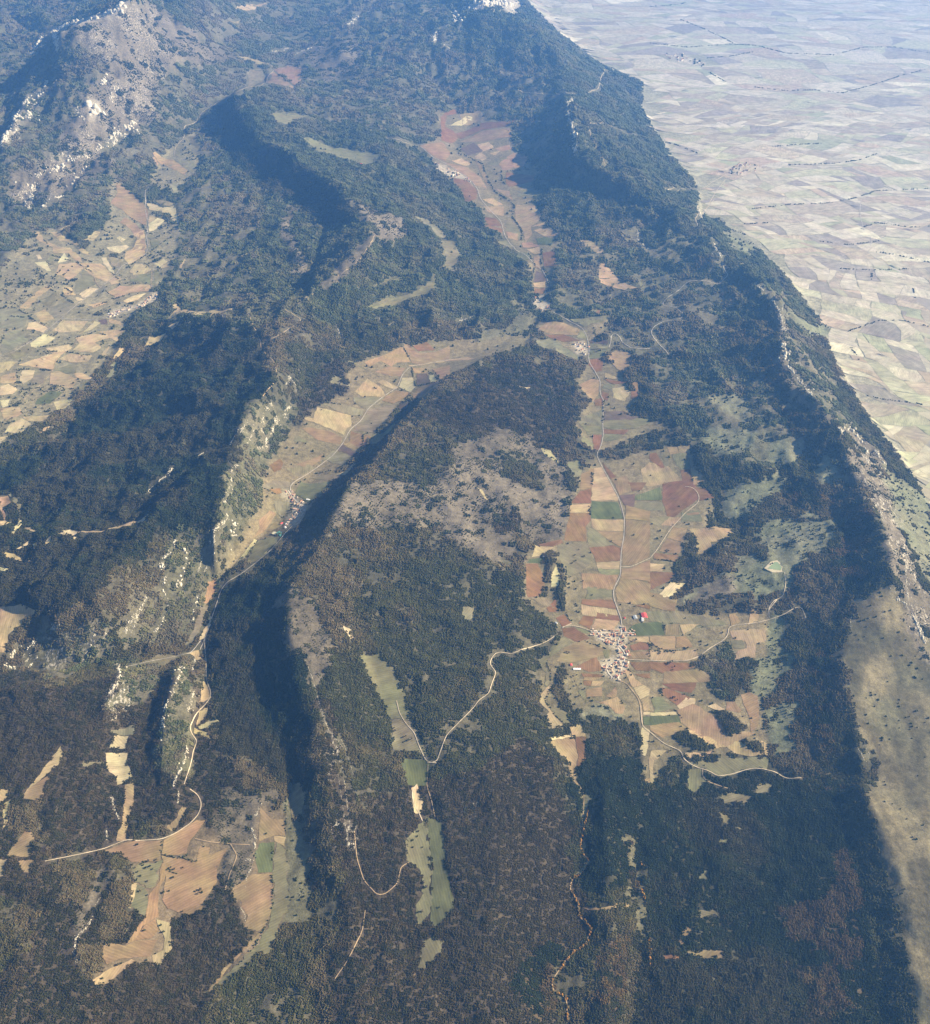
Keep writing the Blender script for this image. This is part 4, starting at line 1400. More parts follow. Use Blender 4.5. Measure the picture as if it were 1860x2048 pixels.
# ------------------------------------------------------------------ fields
def drape(P, spacing, offset, jitter=0.0):
    """xy polygon -> triangulated sheet lying on the terrain; returns verts, tris"""
    P = np.asarray(P, float)
    pts = []
    for a, b in zip(P, np.roll(P, -1, 0)):
        n = max(1, int(np.hypot(*(b - a)) / spacing))
        for k in range(n):
            pts.append(a + (b - a) * k / n)
    pts = np.array(pts)
    if jitter > 0:
        pts[:, 0] += (vnoise(pts[:, 0] / 55, pts[:, 1] / 55, 15) - 0.5) * 2 * jitter
        pts[:, 1] += (vnoise(pts[:, 0] / 55, pts[:, 1] / 55, 16) - 0.5) * 2 * jitter
        pts[:, 0] += (vnoise(pts[:, 0] / 18, pts[:, 1] / 18, 5) - 0.5) * 2 * jitter
        pts[:, 1] += (vnoise(pts[:, 0] / 18 + 7, pts[:, 1] / 18, 6) - 0.5) * 2 * jitter
    nb = len(pts)
    lo, hi = pts.min(0), pts.max(0)
    gx, gy = np.meshgrid(np.arange(lo[0] + spacing / 2, hi[0], spacing), np.arange(lo[1] + spacing / 2, hi[1], spacing))
    g = np.stack([gx.ravel(), gy.ravel()], 1)
    ins = np.zeros(len(g), bool)
    for a, b in zip(pts, np.roll(pts, -1, 0)):
        if a[1] == b[1]:
            continue
        ins ^= ((a[1] > g[:, 1]) != (b[1] > g[:, 1])) & (g[:, 0] < (b[0] - a[0]) * (g[:, 1] - a[1]) / (b[1] - a[1]) + a[0])
    allp = np.concatenate([pts, g[ins]])
    c = allp.mean(0)
    vs, es, fs, *_ = delaunay_2d_cdt([Vector(p - c) for p in allp], [], [list(range(nb))], 1, 0.01)
    vs = np.array([(q.x, q.y) for q in vs]) + c
    z = ground_z(vs[:, 0], vs[:, 1]) + offset
    fs = np.array([f for f in fs if len(f) == 3], np.int32)
    return np.column_stack([vs, z]), fs

def drape_obj(name, V, F, material, parent=None, color=None):
    c = V.mean(0)
    # all faces up
    a, b, d = V[F[:, 0]], V[F[:, 1]], V[F[:, 2]]
    up = np.cross(b - a, d - a)[:, 2] > 0
    F = np.where(up[:, None], F, F[:, ::-1])
    me = np_mesh(name, V - c, F, 3)
    me.materials.append(material)
    o = link(name, me, parent, c)
    if color is not None:
        o.color = (*color, 1)
    return o

def field_material():
    m, t, b = mat_new('field_soil')
    geo = t.nodes.new('ShaderNodeNewGeometry'); P = geo.outputs['Position']
    oi = t.nodes.new('ShaderNodeObjectInfo')
    rot = t.nodes.new('ShaderNodeVectorRotate'); rot.rotation_type = 'Z_AXIS'
    t.links.new(P, rot.inputs['Vector'])
    t.links.new(mathn(t, 'MULTIPLY', oi.outputs['Random'], 3.14159), rot.inputs['Angle'])
    wv = t.nodes.new('ShaderNodeTexWave'); wv.wave_type = 'BANDS'
    wv.inputs['Scale'].default_value = 1 / 42.0; wv.inputs['Distortion'].default_value = 3.0
    wv.inputs['Detail'].default_value = 2.0; wv.inputs['Detail Scale'].default_value = 0.6
    t.links.new(rot.outputs[0], wv.inputs['Vector'])
    w = remap(t, wv.outputs['Fac'], 0, 1, 0.92, 1.08)
    sep = t.nodes.new('ShaderNodeVectorMath'); sep.operation = 'MULTIPLY'
    sep.inputs[1].default_value = (1, 0.2, 1)
    t.links.new(rot.outputs[0], sep.inputs[0])
    st = remap(t, noise(t, sep.outputs[0], 1 / 22.0, 3, 0.6), 0.3, 0.7, 0.80, 1.20)
    a = remap(t, noise(t, P, 1 / 90.0, 4, 0.6), 0.3, 0.7, 0.80, 1.20)
    c = remap(t, noise(t, P, 1 / 9.0, 3, 0.7), 0.3, 0.7, 0.92, 1.08)
    f = mathn(t, 'MULTIPLY', mathn(t, 'MULTIPLY', a, c), mathn(t, 'MULTIPLY', w, st))
    hue = t.nodes.new('ShaderNodeHueSaturation')
    t.links.new(mul_color(t, oi.outputs['Color'], f), hue.inputs['Color'])
    t.links.new(remap(t, noise(t, P, 1 / 140.0, 2, 0.5), 0.3, 0.7, 0.485, 0.515), hue.inputs['Hue'])
    t.links.new(hue.outputs[0], b.inputs['Base Color'])
    return m
FIELD_MAT = field_material()
FCOL = {'r': (.200, .112, .056), 'b': (.262, .186, .095), 'd': (.142, .100, .074), 'p': (.285, .194, .106),
        't': (.362, .272, .146), 's': (.460, .382, .210), 'g': (.110, .120, .052), 'o': (.185, .168, .088),
        'y': (.205, .178, .104)}
FNAME = {'r': 'ploughed_field', 'b': 'ploughed_field', 'd': 'ploughed_field', 'p': 'ploughed_field',
         't': 'stubble_field', 's': 'stubble_field', 'g': 'meadow', 'o': 'meadow', 'y': 'pasture'}
allpts = np.concatenate([P for _, P in FIELD_POLYS])
hx, hy = hit(allpts[:, 0], allpts[:, 1])
k0 = 0
FIELD_XY = []
for i, (tag, P) in enumerate(FIELD_POLYS):
    n = len(P)
    XY = np.column_stack([hx[k0:k0 + n], hy[k0:k0 + n]]); k0 += n
    dist = XY[:, 1].mean()
    col = np.array(FCOL[tag]) * random.uniform(0.88, 1.12) * np.array([random.uniform(0.95, 1.05) for _ in range(3)])
    if P[:, 0].max() < 380 and P[:, 1].max() < 1290:
        col = col * 1.15
    jit = {'o': 11, 'y': 8, 't': 5, 's': 4}.get(tag, 3.2) * max(1, dist / 5500)
    try:
        V, F = drape(XY, max(14.0, dist / 210), 0.7 + (i % 30) * 0.03 + dist / 14000, jit)
    except Exception as e:
        print('field', i, e); continue
    if len(F) < 1:
        continue
    FIELD_XY.append((tag, XY))
    drape_obj(FNAME[tag], V, F, FIELD_MAT, ground, col)

# ------------------------------------------------------------------ the plain and its patchwork
def poly_area(P):
    x, y = P[:, 0], P[:, 1]
    return 0.5 * abs(np.dot(x, np.roll(y, -1)) - np.dot(y, np.roll(x, -1)))
def split_poly(P, n, d):
    s = P @ n - d
    A, B = [], []
    for k in range(len(P)):
        a, b, sa, sb = P[k], P[(k + 1) % len(P)], s[k], s[(k + 1) % len(P)]
        if sa >= 0: A.append(a)
        if sa <= 0: B.append(a)
        if sa * sb < 0:
            q = a + (b - a) * sa / (sa - sb)
            A.append(q); B.append(q)
    return np.array(A), np.array(B)
def subdivide(P, base, out, depth=0):
    if len(P) < 3:
        return
    A = poly_area(P)
    c = P.mean(0)
    target = (9000 + 15000 * max(0, (c[1] - 6000) / 3000)) * random.choice([0.12, 0.3, 0.7, 1.2, 2.5, 5.0])
    if A < target or depth > 16:
        out.append(P); return
    ang = base + (vnoise(np.array(c[0] / 2200), np.array(c[1] / 2200), 91) - 0.5) * 2.2
    ext = []
    for k in range(2):
        d = np.array([math.cos(ang + k * 1.2), math.sin(ang + k * 1.2)])
        s = P @ d
        ext.append((s.max() - s.min(), d, s.min(), s.max()))
    e = max(ext, key=lambda q: q[0] * random.uniform(0.35, 1.7))
    th = random.uniform(-0.3, 0.3)
    n = np.array([e[1][0] * math.cos(th) - e[1][1] * math.sin(th), e[1][0] * math.sin(th) + e[1][1] * math.cos(th)])
    s = P @ n
    d = s.min() + (s.max() - s.min()) * random.uniform(0.22, 0.78)
    A_, B_ = split_poly(P, n, d)
    subdivide(A_, base, out, depth + 1); subdivide(B_, base, out, depth + 1)

plain_poly = [P for tag, P in COVER_POLYS if tag == '8'][0]
edge = plain_poly[(plain_poly[:, 0] <= 1870) & (plain_poly[:, 1] >= 0)]
ex, ey = hit(edge[:, 0], edge[:, 1])
cells = []
subdivide(np.array([(-1500, 4200), (17000, 4200), (17000, 36000), (-1500, 36000)], float), 0.5, cells)
def warp(P):
    P = P.copy()
    wx = (fbm(P[:, 0], P[:, 1], 800, 4, 101) - 0.5) * 420
    wy = (fbm(P[:, 0], P[:, 1], 800, 4, 103) - 0.5) * 420
    return P + np.column_stack([wx, wy])
kept = []
for P in cells:
    c = P.mean(0)
    dens = []
    for a, b in zip(P, np.roll(P, -1, 0)):
        n = max(1, int(np.hypot(*(b - a)) / max(90, c[1] / 90)))
        for k in range(n):
            dens.append(a + (b - a) * k / n)
    Q = warp(np.array(dens))
    c = Q.mean(0)
    z = ground_z(Q[:, 0], Q[:, 1])
    uu, vv = to_pixel(Q[:, 0], Q[:, 1], z)
    cl = raster_at(cover, uu, vv)
    if (cl == 8).mean() < 0.80 or vv.max() < -120 or uu.min() > 2200:
        continue
    if (raster_at(infield, uu, vv)).any():
        continue
    # shrink slightly so that grassy margins stay between fields
    Q = c + (Q - c) * 0.985
    inframe = ((uu > 0) & (uu < 1860) & (vv > 0) & (vv < 2048)).mean()
    A = 0.5 * abs(np.dot(uu, np.roll(vv, -1)) - np.dot(vv, np.roll(uu, -1)))
    kept.append((A * (inframe > 0.5), A, Q))
kept.sort(key=lambda q: -q[0])
PCOL = [((.43, .38, .27), 'stubble_field', 6), ((.48, .43, .32), 'stubble_field', 5), ((.38, .31, .21), 'ploughed_field', 4),
        ((.30, .25, .185), 'ploughed_field', 3), ((.22, .19, .165), 'ploughed_field', 2.5), ((.37, .36, .22), 'pasture', 5),
        ((.62, .56, .39), 'stubble_field', 1.4), ((.27, .29, .16), 'meadow', 1.0), ((.40, .30, .21), 'ploughed_field', 2)]
weights = [q[2] for q in PCOL]
V, F = [], []
# base sheet of the plain: its margins, verges and small holdings
stuffV, stuffF, stuffC, off = [], [], [], 0
plain_cells = []
for i, (rank, A, Q) in enumerate(kept):
    col, nm, _ = random.choices(PCOL, weights)[0]
    dist = Q[:, 1].mean()
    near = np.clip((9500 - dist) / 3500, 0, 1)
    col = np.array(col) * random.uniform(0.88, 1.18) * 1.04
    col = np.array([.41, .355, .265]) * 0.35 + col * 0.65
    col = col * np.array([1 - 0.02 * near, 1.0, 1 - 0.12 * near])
    try:
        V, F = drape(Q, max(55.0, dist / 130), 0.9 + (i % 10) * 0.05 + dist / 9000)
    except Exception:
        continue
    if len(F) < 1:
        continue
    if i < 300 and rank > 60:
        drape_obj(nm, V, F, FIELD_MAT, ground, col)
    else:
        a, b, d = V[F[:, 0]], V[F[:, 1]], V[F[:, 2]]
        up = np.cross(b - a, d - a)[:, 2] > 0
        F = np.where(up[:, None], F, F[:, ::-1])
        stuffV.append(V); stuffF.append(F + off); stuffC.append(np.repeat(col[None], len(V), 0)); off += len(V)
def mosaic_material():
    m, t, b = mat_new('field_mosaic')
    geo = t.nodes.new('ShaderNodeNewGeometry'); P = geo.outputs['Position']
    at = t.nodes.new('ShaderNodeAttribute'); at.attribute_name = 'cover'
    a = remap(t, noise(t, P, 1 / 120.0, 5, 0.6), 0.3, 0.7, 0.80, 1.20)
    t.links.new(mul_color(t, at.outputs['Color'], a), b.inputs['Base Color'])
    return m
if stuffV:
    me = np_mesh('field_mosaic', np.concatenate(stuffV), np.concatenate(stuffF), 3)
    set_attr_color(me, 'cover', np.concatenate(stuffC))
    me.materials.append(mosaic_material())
    o = link('field_mosaic', me, ground)
    o['kind'] = 'stuff'
    o['label'] = 'mosaic of small far fields on the hazy plain'
print('plain fields', len(kept), 'traced', len(FIELD_XY))

# ------------------------------------------------------------------ roads
def ribbon(PX, width, offset, step_px=4.0):
    seg = []
    for a, b in zip(PX[:-1], PX[1:]):
        n = max(1, int(np.hypot(*(b - a)) / step_px))
        for k in range(n):
            seg.append(a + (b - a) * k / n)
    seg.append(PX[-1]); seg = np.array(seg)
    for _ in range(2):                      # round the corners
        s2 = seg.copy(); s2[1:-1] = (seg[:-2] + 2 * seg[1:-1] + seg[2:]) / 4; seg = s2
    x, y = hit(seg[:, 0], seg[:, 1])
    P = np.column_stack([x, y])
    for _ in range(2):
        s2 = P.copy(); s2[1:-1] = (P[:-2] + 2 * P[1:-1] + P[2:]) / 4; P = s2
    # resample every ~14 m
    d = np.concatenate([[0], np.cumsum(np.hypot(*np.diff(P, axis=0).T))])
    n = max(2, int(d[-1] / 14))
    s = np.linspace(0, d[-1], n + 1)
    P = np.column_stack([np.interp(s, d, P[:, 0]), np.interp(s, d, P[:, 1])])
    T = np.gradient(P, axis=0); T /= np.maximum(np.hypot(T[:, 0], T[:, 1]), 1e-6)[:, None]
    Nn = np.column_stack([-T[:, 1], T[:, 0]])
    wv = width * (0.9 + 0.2 * vnoise(s / 60, s * 0, 8))[:, None] / 2
    Ls, Rs = P + Nn * wv, P - Nn * wv
    V = np.empty((2 * len(P), 3)); V[0::2, :2] = Ls; V[1::2, :2] = Rs
    V[:, 2] = ground_z(V[:, 0], V[:, 1]) + offset
    # crossfall limited: keep both edges near the centre height
    zc = ground_z(P[:, 0], P[:, 1]) + offset
    V[0::2, 2] = np.maximum(V[0::2, 2], zc - 1); V[1::2, 2] = np.maximum(V[1::2, 2], zc - 1)
    k = np.arange(len(P) - 1)
    F = np.concatenate([np.column_stack([2 * k, 2 * k + 1, 2 * k + 3]), np.column_stack([2 * k, 2 * k + 3, 2 * k + 2])])
    return V, F, P
def plain_mat(name, col, var=0.15, lam=12.0):
    m, t, b = mat_new(name)
    geo = t.nodes.new('ShaderNodeNewGeometry')
    rgb = t.nodes.new('ShaderNodeRGB'); rgb.outputs[0].default_value = (*col, 1)
    a = remap(t, noise(t, geo.outputs['Position'], 1 / lam, 4, 0.6), 0.3, 0.7, 1 - var, 1 + var)
    t.links.new(mul_color(t, rgb.outputs[0], a), b.inputs['Base Color'])
    return m
ROADMAT = {'r': plain_mat('road_chippings', (.42, .37, .30), 0.3, 45.0), 't': plain_mat('track_earth', (.40, .29, .17), 0.35, 40.0),
           'w': plain_mat('gravel_limestone', (.54, .44, .30), 0.35, 45.0), 'u': plain_mat('street_concrete', (.62, .56, .46), 0.15)}
ROADNAME = {'r': 'road', 't': 'track', 'w': 'gravel_road', 'u': 'street'}
ROADW = {'r': 5.0, 't': 4.0, 'w': 4.2, 'u': 4.6}
STREETS = []
for i, (tag, P) in enumerate(parse(ROADS)):
    zoff = 2.4 + 0.03 * (i % 20)
    x, y = hit(P[:, 0], P[:, 1]); dist = float(y.mean())
    V, F, C = ribbon(P, ROADW[tag] * max(1.0, (dist / 5500) ** 0.45), zoff + dist / 9000)
    if tag == 'u':
        STREETS.append(C)
    o = drape_obj(ROADNAME[tag], V, F, ROADMAT[tag])
    o['kind'] = 'structure'
# ------------------------------------------------------------------ limestone bands and crags
def rock_material():
    m, t, b = mat_new('limestone')
    geo = t.nodes.new('ShaderNodeNewGeometry'); P = geo.outputs['Position']
    cr = t.nodes.new('ShaderNodeValToRGB')
    cr.color_ramp.elements[0].position = 0.3; cr.color_ramp.elements[0].color = (.30, .26, .19, 1)
    cr.color_ramp.elements[1].position = 0.6; cr.color_ramp.elements[1].color = (.76, .69, .53, 1)
    t.links.new(noise(t, P, 1 / 14.0, 5, 0.7), cr.inputs[0])
    t.links.new(cr.outputs[0], b.inputs['Base Color'])
    bp = t.nodes.new('ShaderNodeBump'); bp.inputs['Distance'].default_value = 4.0
    t.links.new(noise(t, P, 1 / 9.0, 5, 0.7), bp.inputs['Height']); t.links.new(bp.outputs[0], b.inputs['Normal'])
    return m
ROCK = rock_material()
def boulder_row(C, width, seed):
    """irregular broken blocks strung along a line: one continuous crag"""
    rr = random.Random(seed)
    V, F = [], []
    d = np.concatenate([[0], np.cumsum(np.hypot(*np.diff(C, axis=0).T))])
    s = 0.0
    while s < d[-1]:
        x = np.interp(s, d, C[:, 0]); y = np.interp(s, d, C[:, 1])
        w = width * rr.uniform(0.14, 0.42)
        s += w * rr.uniform(0.4, 1.2)
        if rr.random() < 0.12:
            s += width * rr.uniform(0.6, 1.6)
        for q in range(rr.choice([1, 2, 3, 4])):
            ox, oy = rr.gauss(0, width * 0.17), rr.gauss(0, width * 0.22)
            if rr.random() < 0.12:
                ox, oy = rr.gauss(0, width * 0.7), rr.gauss(0, width * 0.7)
            ww = w * rr.uniform(0.35, 1.0)
            h = ww * rr.uniform(0.35, 0.8)
            n = rr.choice([5, 6, 7]); a0 = rr.uniform(0, 6.28)
            base = len(V)
            zc = float(ground_z(x + ox, y + oy))
            top = []
            for ring, (rad, zz) in enumerate(((0.62, -h * 0.6), (0.5, h * 0.55), (0.22, h))):
                for k in range(n):
                    a = a0 + 6.283 * k / n
                    rj = ww * rad * rr.uniform(0.7, 1.3)
                    px, py = x + ox + math.cos(a) * rj, y + oy + math.sin(a) * rj
                    V.append((px, py, zc + zz * rr.uniform(0.8, 1.2)))
            for ring in range(2):
                for k in range(n):
                    a, b_ = base + ring * n + k, base + ring * n + (k + 1) % n
                    F.append((a, b_, b_ + n)); F.append((a, b_ + n, a + n))
            V.append((x + ox, y + oy, zc + h))
            for k in range(n):
                F.append((base + 2 * n + k, base + 2 * n + (k + 1) % n, len(V) - 1))
    return np.array(V), np.array(F, np.int32)
for i, (tag, P) in enumerate(parse(ROCKS)):
    seg = []
    for a, b in zip(P[:-1], P[1:]):
        n = max(1, int(np.hypot(*(b - a)) / 3))
        seg += [a + (b - a) * k / n for k in range(n)]
    seg.append(P[-1]); seg = np.array(seg)
    x, y = hit(seg[:, 0], seg[:, 1])
    scale = max(0.75, (y.mean() / 4500) ** 0.9)
    V, F = boulder_row(np.column_stack([x, y]), float(tag) * 1.35 * scale, 100 + i)
    if len(F) == 0:
        continue
    c = V.mean(0)
    me = np_mesh('limestone_crag', V - c, F, 3, smooth=False)
    me.materials.append(ROCK)
    o = link('limestone_crag', me, ground, c)
    o['kind'] = 'stuff'
# ------------------------------------------------------------------ woodland
def blob(rr, V, F, C, x, y, z, rad, h, col):
    """one tree crown: a lumpy low ball on the ground"""
    base = len(V)
    n = 5
    a0 = rr.uniform(0, 6.28)
    V.append((x, y, z - 0.1 * h)); C.append(col)
    for ring, (rz, rrad) in enumerate(((0.28, 1.0), (0.68, 0.82))):
        for k in range(n):
            a = a0 + 6.283 * (k + 0.5 * ring) / n
            q = rad * rrad * rr.uniform(0.7, 1.25)
            V.append((x + math.cos(a) * q, y + math.sin(a) * q, z + h * rz * rr.uniform(0.8, 1.2))); C.append(col)
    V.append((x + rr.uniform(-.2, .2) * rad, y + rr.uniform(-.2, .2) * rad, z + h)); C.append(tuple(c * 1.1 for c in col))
    t = base + 2 * n + 1
    for k in range(n):
        k2 = (k + 1) % n
        F.append((base, base + 1 + k2, base + 1 + k))
        F.append((base + 1 + k, base + 1 + k2, base + 1 + n + k))
        F.append((base + 1 + k2, base + 1 + n + k2, base + 1 + n + k))
        F.append((base + 1 + n + k, base + 1 + n + k2, t))

def tree_material(name, attr_type):
    m, t, b = mat_new(name)
    at = t.nodes.new('ShaderNodeAttribute'); at.attribute_name = 'tint'; at.attribute_type = attr_type
    vc = t.nodes.new('ShaderNodeAttribute'); vc.attribute_name = 'shade'
    geo = t.nodes.new('ShaderNodeNewGeometry')
    mx = t.nodes.new('ShaderNodeVectorMath'); mx.operation = 'MULTIPLY'
    t.links.new(at.outputs['Color'], mx.inputs[0]); t.links.new(vc.outputs['Color'], mx.inputs[1])
    a = remap(t, noise(t, geo.outputs['Position'], 1 / 5.0, 3, 0.7), 0.3, 0.7, 0.75, 1.25)
    t.links.new(mul_color(t, mx.outputs[0], a), b.inputs['Base Color'])
    b.inputs['Roughness'].default_value = 1.0
    b.inputs['Specular IOR Level'].default_value = 0.02
    return m
WOOD_MAT = tree_material('woodland_foliage', 'INSTANCER')

def make_clump(seed, n, size, rad, hgt):
    rr = random.Random(seed)
    V, F, C = [], [], []
    pts = []
    for k in range(n * 12):
        if len(pts) >= n:
            break
        p = (rr.uniform(-size / 2, size / 2), rr.uniform(-size / 2, size / 2))
        if all((p[0] - q[0]) ** 2 + (p[1] - q[1]) ** 2 > (rad * 1.25) ** 2 for q in pts):
            pts.append(p)
    for p in pts:
        s = rr.uniform(0.65, 1.35)
        w = rr.uniform(0.72, 1.3)
        col = (w * rr.uniform(0.9, 1.15), w, w * rr.uniform(0.85, 1.1))
        blob(rr, V, F, C, p[0], p[1], -1.0, rad * s, hgt * s + 1.0, col)
    me = np_mesh('tree_clump', np.array(V), np.array(F, np.int32), 3, smooth=False)
    set_attr_color(me, 'shade', np.array(C))
    me.materials.append(WOOD_MAT)
    return me
CLUMPS = [make_clump(s, 20, 27.0, 3.1, 6.0) for s in range(4)] + [make_clump(10 + s, 5, 27.0, 2.9, 4.2) for s in range(3)] + \
         [make_clump(20 + s, 1, 1.0, 4.6, 8.5) for s in range(2)]

#            density by class
DENS = np.array([0.95, .985, .95, .02,   .42, .05, .20, .06, .0, .75, .16, .95, .22, .22, .97, .03, .90])
DENSE = {0, 2, 11, 9}
TINTS = {16: [(.066, .076, .036), (.074, .082, .039), (.084, .087, .043), (.096, .092, .050)],
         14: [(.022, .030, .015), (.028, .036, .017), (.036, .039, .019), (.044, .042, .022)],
         0: [(.056, .058, .025), (.070, .065, .029), (.088, .076, .037), (.106, .086, .046)],
         1: [(.054, .046, .023), (.042, .040, .020), (.066, .053, .028), (.038, .038, .019)],
         2: [(.084, .060, .030), (.050, .048, .025), (.112, .078, .032), (.066, .052, .028), (.044, .048, .024)],
         9: [(.088, .096, .048), (.074, .084, .040), (.130, .124, .062), (.122, .106, .066)],
         11: [(.26, .12, .025), (.19, .10, .025), (.10, .07, .028)],
         13: [(.060, .064, .030), (.075, .072, .036), (.048, .052, .026)]}
def tint_for(cl, n1):
    out = np.empty((len(cl), 3))
    for c in np.unique(cl):
        T = np.array(TINTS.get(int(c), TINTS[13]))
        m = cl == c
        k = n1[m] * 0.999 * len(T)
        k = np.clip(k + rng.normal(0, 0.55, m.sum()), 0, len(T) - 0.001).astype(int)
        out[m] = T[k]
    return out * rng.uniform(0.80, 1.22, (len(cl), 1))

pts, tin, scl, var = [], [], [], []
yb = 1150.0
while yb < 31000:
    cell = max(17.0, 19.5 * (yb / 3600.0) ** 0.74)
    band = cell * 6
    w = 0.46 * (yb + band) + 2300
    nx = int(2 * w / cell); ny = 6
    gx, gy = np.meshgrid((np.arange(nx) + 0.5) * cell - w, yb + (np.arange(ny) + 0.5) * cell)
    x = (gx + rng.uniform(-.5, .5, gx.shape) * cell).ravel(); y = (gy + rng.uniform(-.5, .5, gx.shape) * cell).ravel()
    z = ground_z(x, y)
    uu, vv = to_pixel(x, y, z)
    ok = (uu > -130) & (uu < 1990) & (vv > -60) & (vv < 2200)
    x, y, z, uu, vv = x[ok], y[ok], z[ok], uu[ok], vv[ok]
    cl = cover_at(x, y, uu, vv)
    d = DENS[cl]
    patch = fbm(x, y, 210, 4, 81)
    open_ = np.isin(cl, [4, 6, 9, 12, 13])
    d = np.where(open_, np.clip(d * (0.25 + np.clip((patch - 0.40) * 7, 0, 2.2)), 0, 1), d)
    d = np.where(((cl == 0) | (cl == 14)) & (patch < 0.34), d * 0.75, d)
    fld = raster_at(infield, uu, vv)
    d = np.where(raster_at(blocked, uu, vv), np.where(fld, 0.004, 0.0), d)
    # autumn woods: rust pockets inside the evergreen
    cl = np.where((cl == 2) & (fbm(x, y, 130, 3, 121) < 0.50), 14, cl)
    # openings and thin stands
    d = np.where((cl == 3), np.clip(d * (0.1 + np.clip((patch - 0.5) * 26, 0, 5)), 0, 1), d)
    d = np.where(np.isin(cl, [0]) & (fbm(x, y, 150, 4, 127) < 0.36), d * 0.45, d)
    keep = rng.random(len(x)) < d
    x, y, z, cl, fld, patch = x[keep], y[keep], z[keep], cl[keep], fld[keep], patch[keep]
    if len(x):
        n1 = np.clip((fbm(x, y, 430, 5, 87) - 0.5) * 3.4 + 0.5, 0, 1)
        pts.append(np.column_stack([x, y, z])); tin.append(tint_for(cl, n1))
        f = cell / 19.5
        scl.append(np.full(len(x), f) * rng.uniform(0.7, 1.3, len(x)) * np.where(cl == 1, 0.85, 1.0))
        dense = np.isin(cl, [0, 2, 11, 14, 16]) | (rng.random(len(x)) < np.where(cl == 9, 0.7, np.where(cl == 1, 0.78, 0.15)))
        v_ = np.where(dense, rng.integers(0, 4, len(x)), rng.integers(4, 7, len(x)))
        v_ = np.where(fld | (cl == 7) | (cl == 3) | (cl == 10) | (cl == 15), rng.integers(7, 9, len(x)), v_)
        v_ = np.where(np.isin(cl, [12, 13, 6]) & (rng.random(len(x)) < 0.6), rng.integers(7, 9, len(x)), v_)
        var.append(v_)
    yb += band
# hedgerows and streamside trees
for tag, P in parse(HEDGES):
    seg = []
    for a, b in zip(P[:-1], P[1:]):
        n = max(1, int(np.hypot(*(b - a)) / 1.5))
        seg += [a + (b - a) * k / n for k in range(n)]
    seg = np.array(seg)
    x, y = hit(seg[:, 0], seg[:, 1])
    d = np.concatenate([[0], np.cumsum(np.hypot(*np.diff(np.column_stack([x, y]), axis=0).T))])
    f = max(0.85, (y.mean() / 4600) ** 0.55)
    n = int(d[-1] / (7.5 * f)) + 1
    s = np.sort(rng.uniform(0, d[-1], n))
    gap = vnoise(s / 70, s * 0, 7)
    s = s[gap > (0.28 if tag == 'n' else 0.15)]
    x = np.interp(s, d, x) + rng.normal(0, 3.2 * f, len(s)); y = np.interp(s, d, y) + rng.normal(0, 3.2 * f, len(s))
    pts.append(np.column_stack([x, y, ground_z(x, y)]))
    cl = np.full(len(s), 11 if tag == 'a' else 13)
    tin.append(tint_for(cl, rng.random(len(s)))); scl.append(f * rng.uniform(0.65, 1.25, len(s)) * (0.8 if tag == 'n' else 1.25))
    var.append(rng.integers(7, 9, len(s)))
pts = np.concatenate(pts); tin = np.concatenate(tin); scl = np.concatenate(scl); var = np.concatenate(var)
eps = 12.0
sx = (ground_z(pts[:, 0] + eps, pts[:, 1]) - ground_z(pts[:, 0] - eps, pts[:, 1])) / (2 * eps)
sy = (ground_z(pts[:, 0], pts[:, 1] + eps) - ground_z(pts[:, 0], pts[:, 1] - eps)) / (2 * eps)
single = var >= 7
rx = np.where(single, 0, np.arctan(sy)); ry = np.where(single, 0, -np.arctan(sx)); rz = rng.integers(0, 4, len(pts)) * (math.pi / 2)
rot = np.empty((len(pts), 3))
for k, (ax, ay, az) in enumerate(zip(rx, ry, rz)):
    e = (Euler((ax, ay, 0)).to_matrix() @ Euler((0, 0, az)).to_matrix()).to_euler()
    rot[k] = e
print('woodland clumps', len(pts))

def wood_nodes(name, proto):
    g = bpy.data.node_groups.new(name, 'GeometryNodeTree')
    g.interface.new_socket('Geometry', in_out='INPUT', socket_type='NodeSocketGeometry')
    g.interface.new_socket('Geometry', in_out='OUTPUT', socket_type='NodeSocketGeometry')
    gi = g.nodes.new('NodeGroupInput'); go = g.nodes.new('NodeGroupOutput')
    oi = g.nodes.new('GeometryNodeObjectInfo'); oi.inputs['Object'].default_value = proto
    oi.transform_space = 'ORIGINAL'; oi.inputs['As Instance'].default_value = True
    ip = g.nodes.new('GeometryNodeInstanceOnPoints')
    ra = g.nodes.new('GeometryNodeInputNamedAttribute'); ra.data_type = 'FLOAT_VECTOR'; ra.inputs['Name'].default_value = 'rot'
    sa = g.nodes.new('GeometryNodeInputNamedAttribute'); sa.data_type = 'FLOAT'; sa.inputs['Name'].default_value = 'scl'
    e2 = g.nodes.new('FunctionNodeEulerToRotation')
    g.links.new(gi.outputs[0], ip.inputs['Points']); g.links.new(oi.outputs['Geometry'], ip.inputs['Instance'])
    g.links.new(ra.outputs['Attribute'], e2.inputs[0]); g.links.new(e2.outputs[0], ip.inputs['Rotation'])
    g.links.new(sa.outputs['Attribute'], ip.inputs['Scale']); g.links.new(ip.outputs[0], go.inputs[0])
    return g
LBL = {0: 'dense dark woodland of oak and pine covering the slopes', 4: 'scattered low scrub over the open hillsides', 7: 'hedgerow and streamside trees between the fields'}
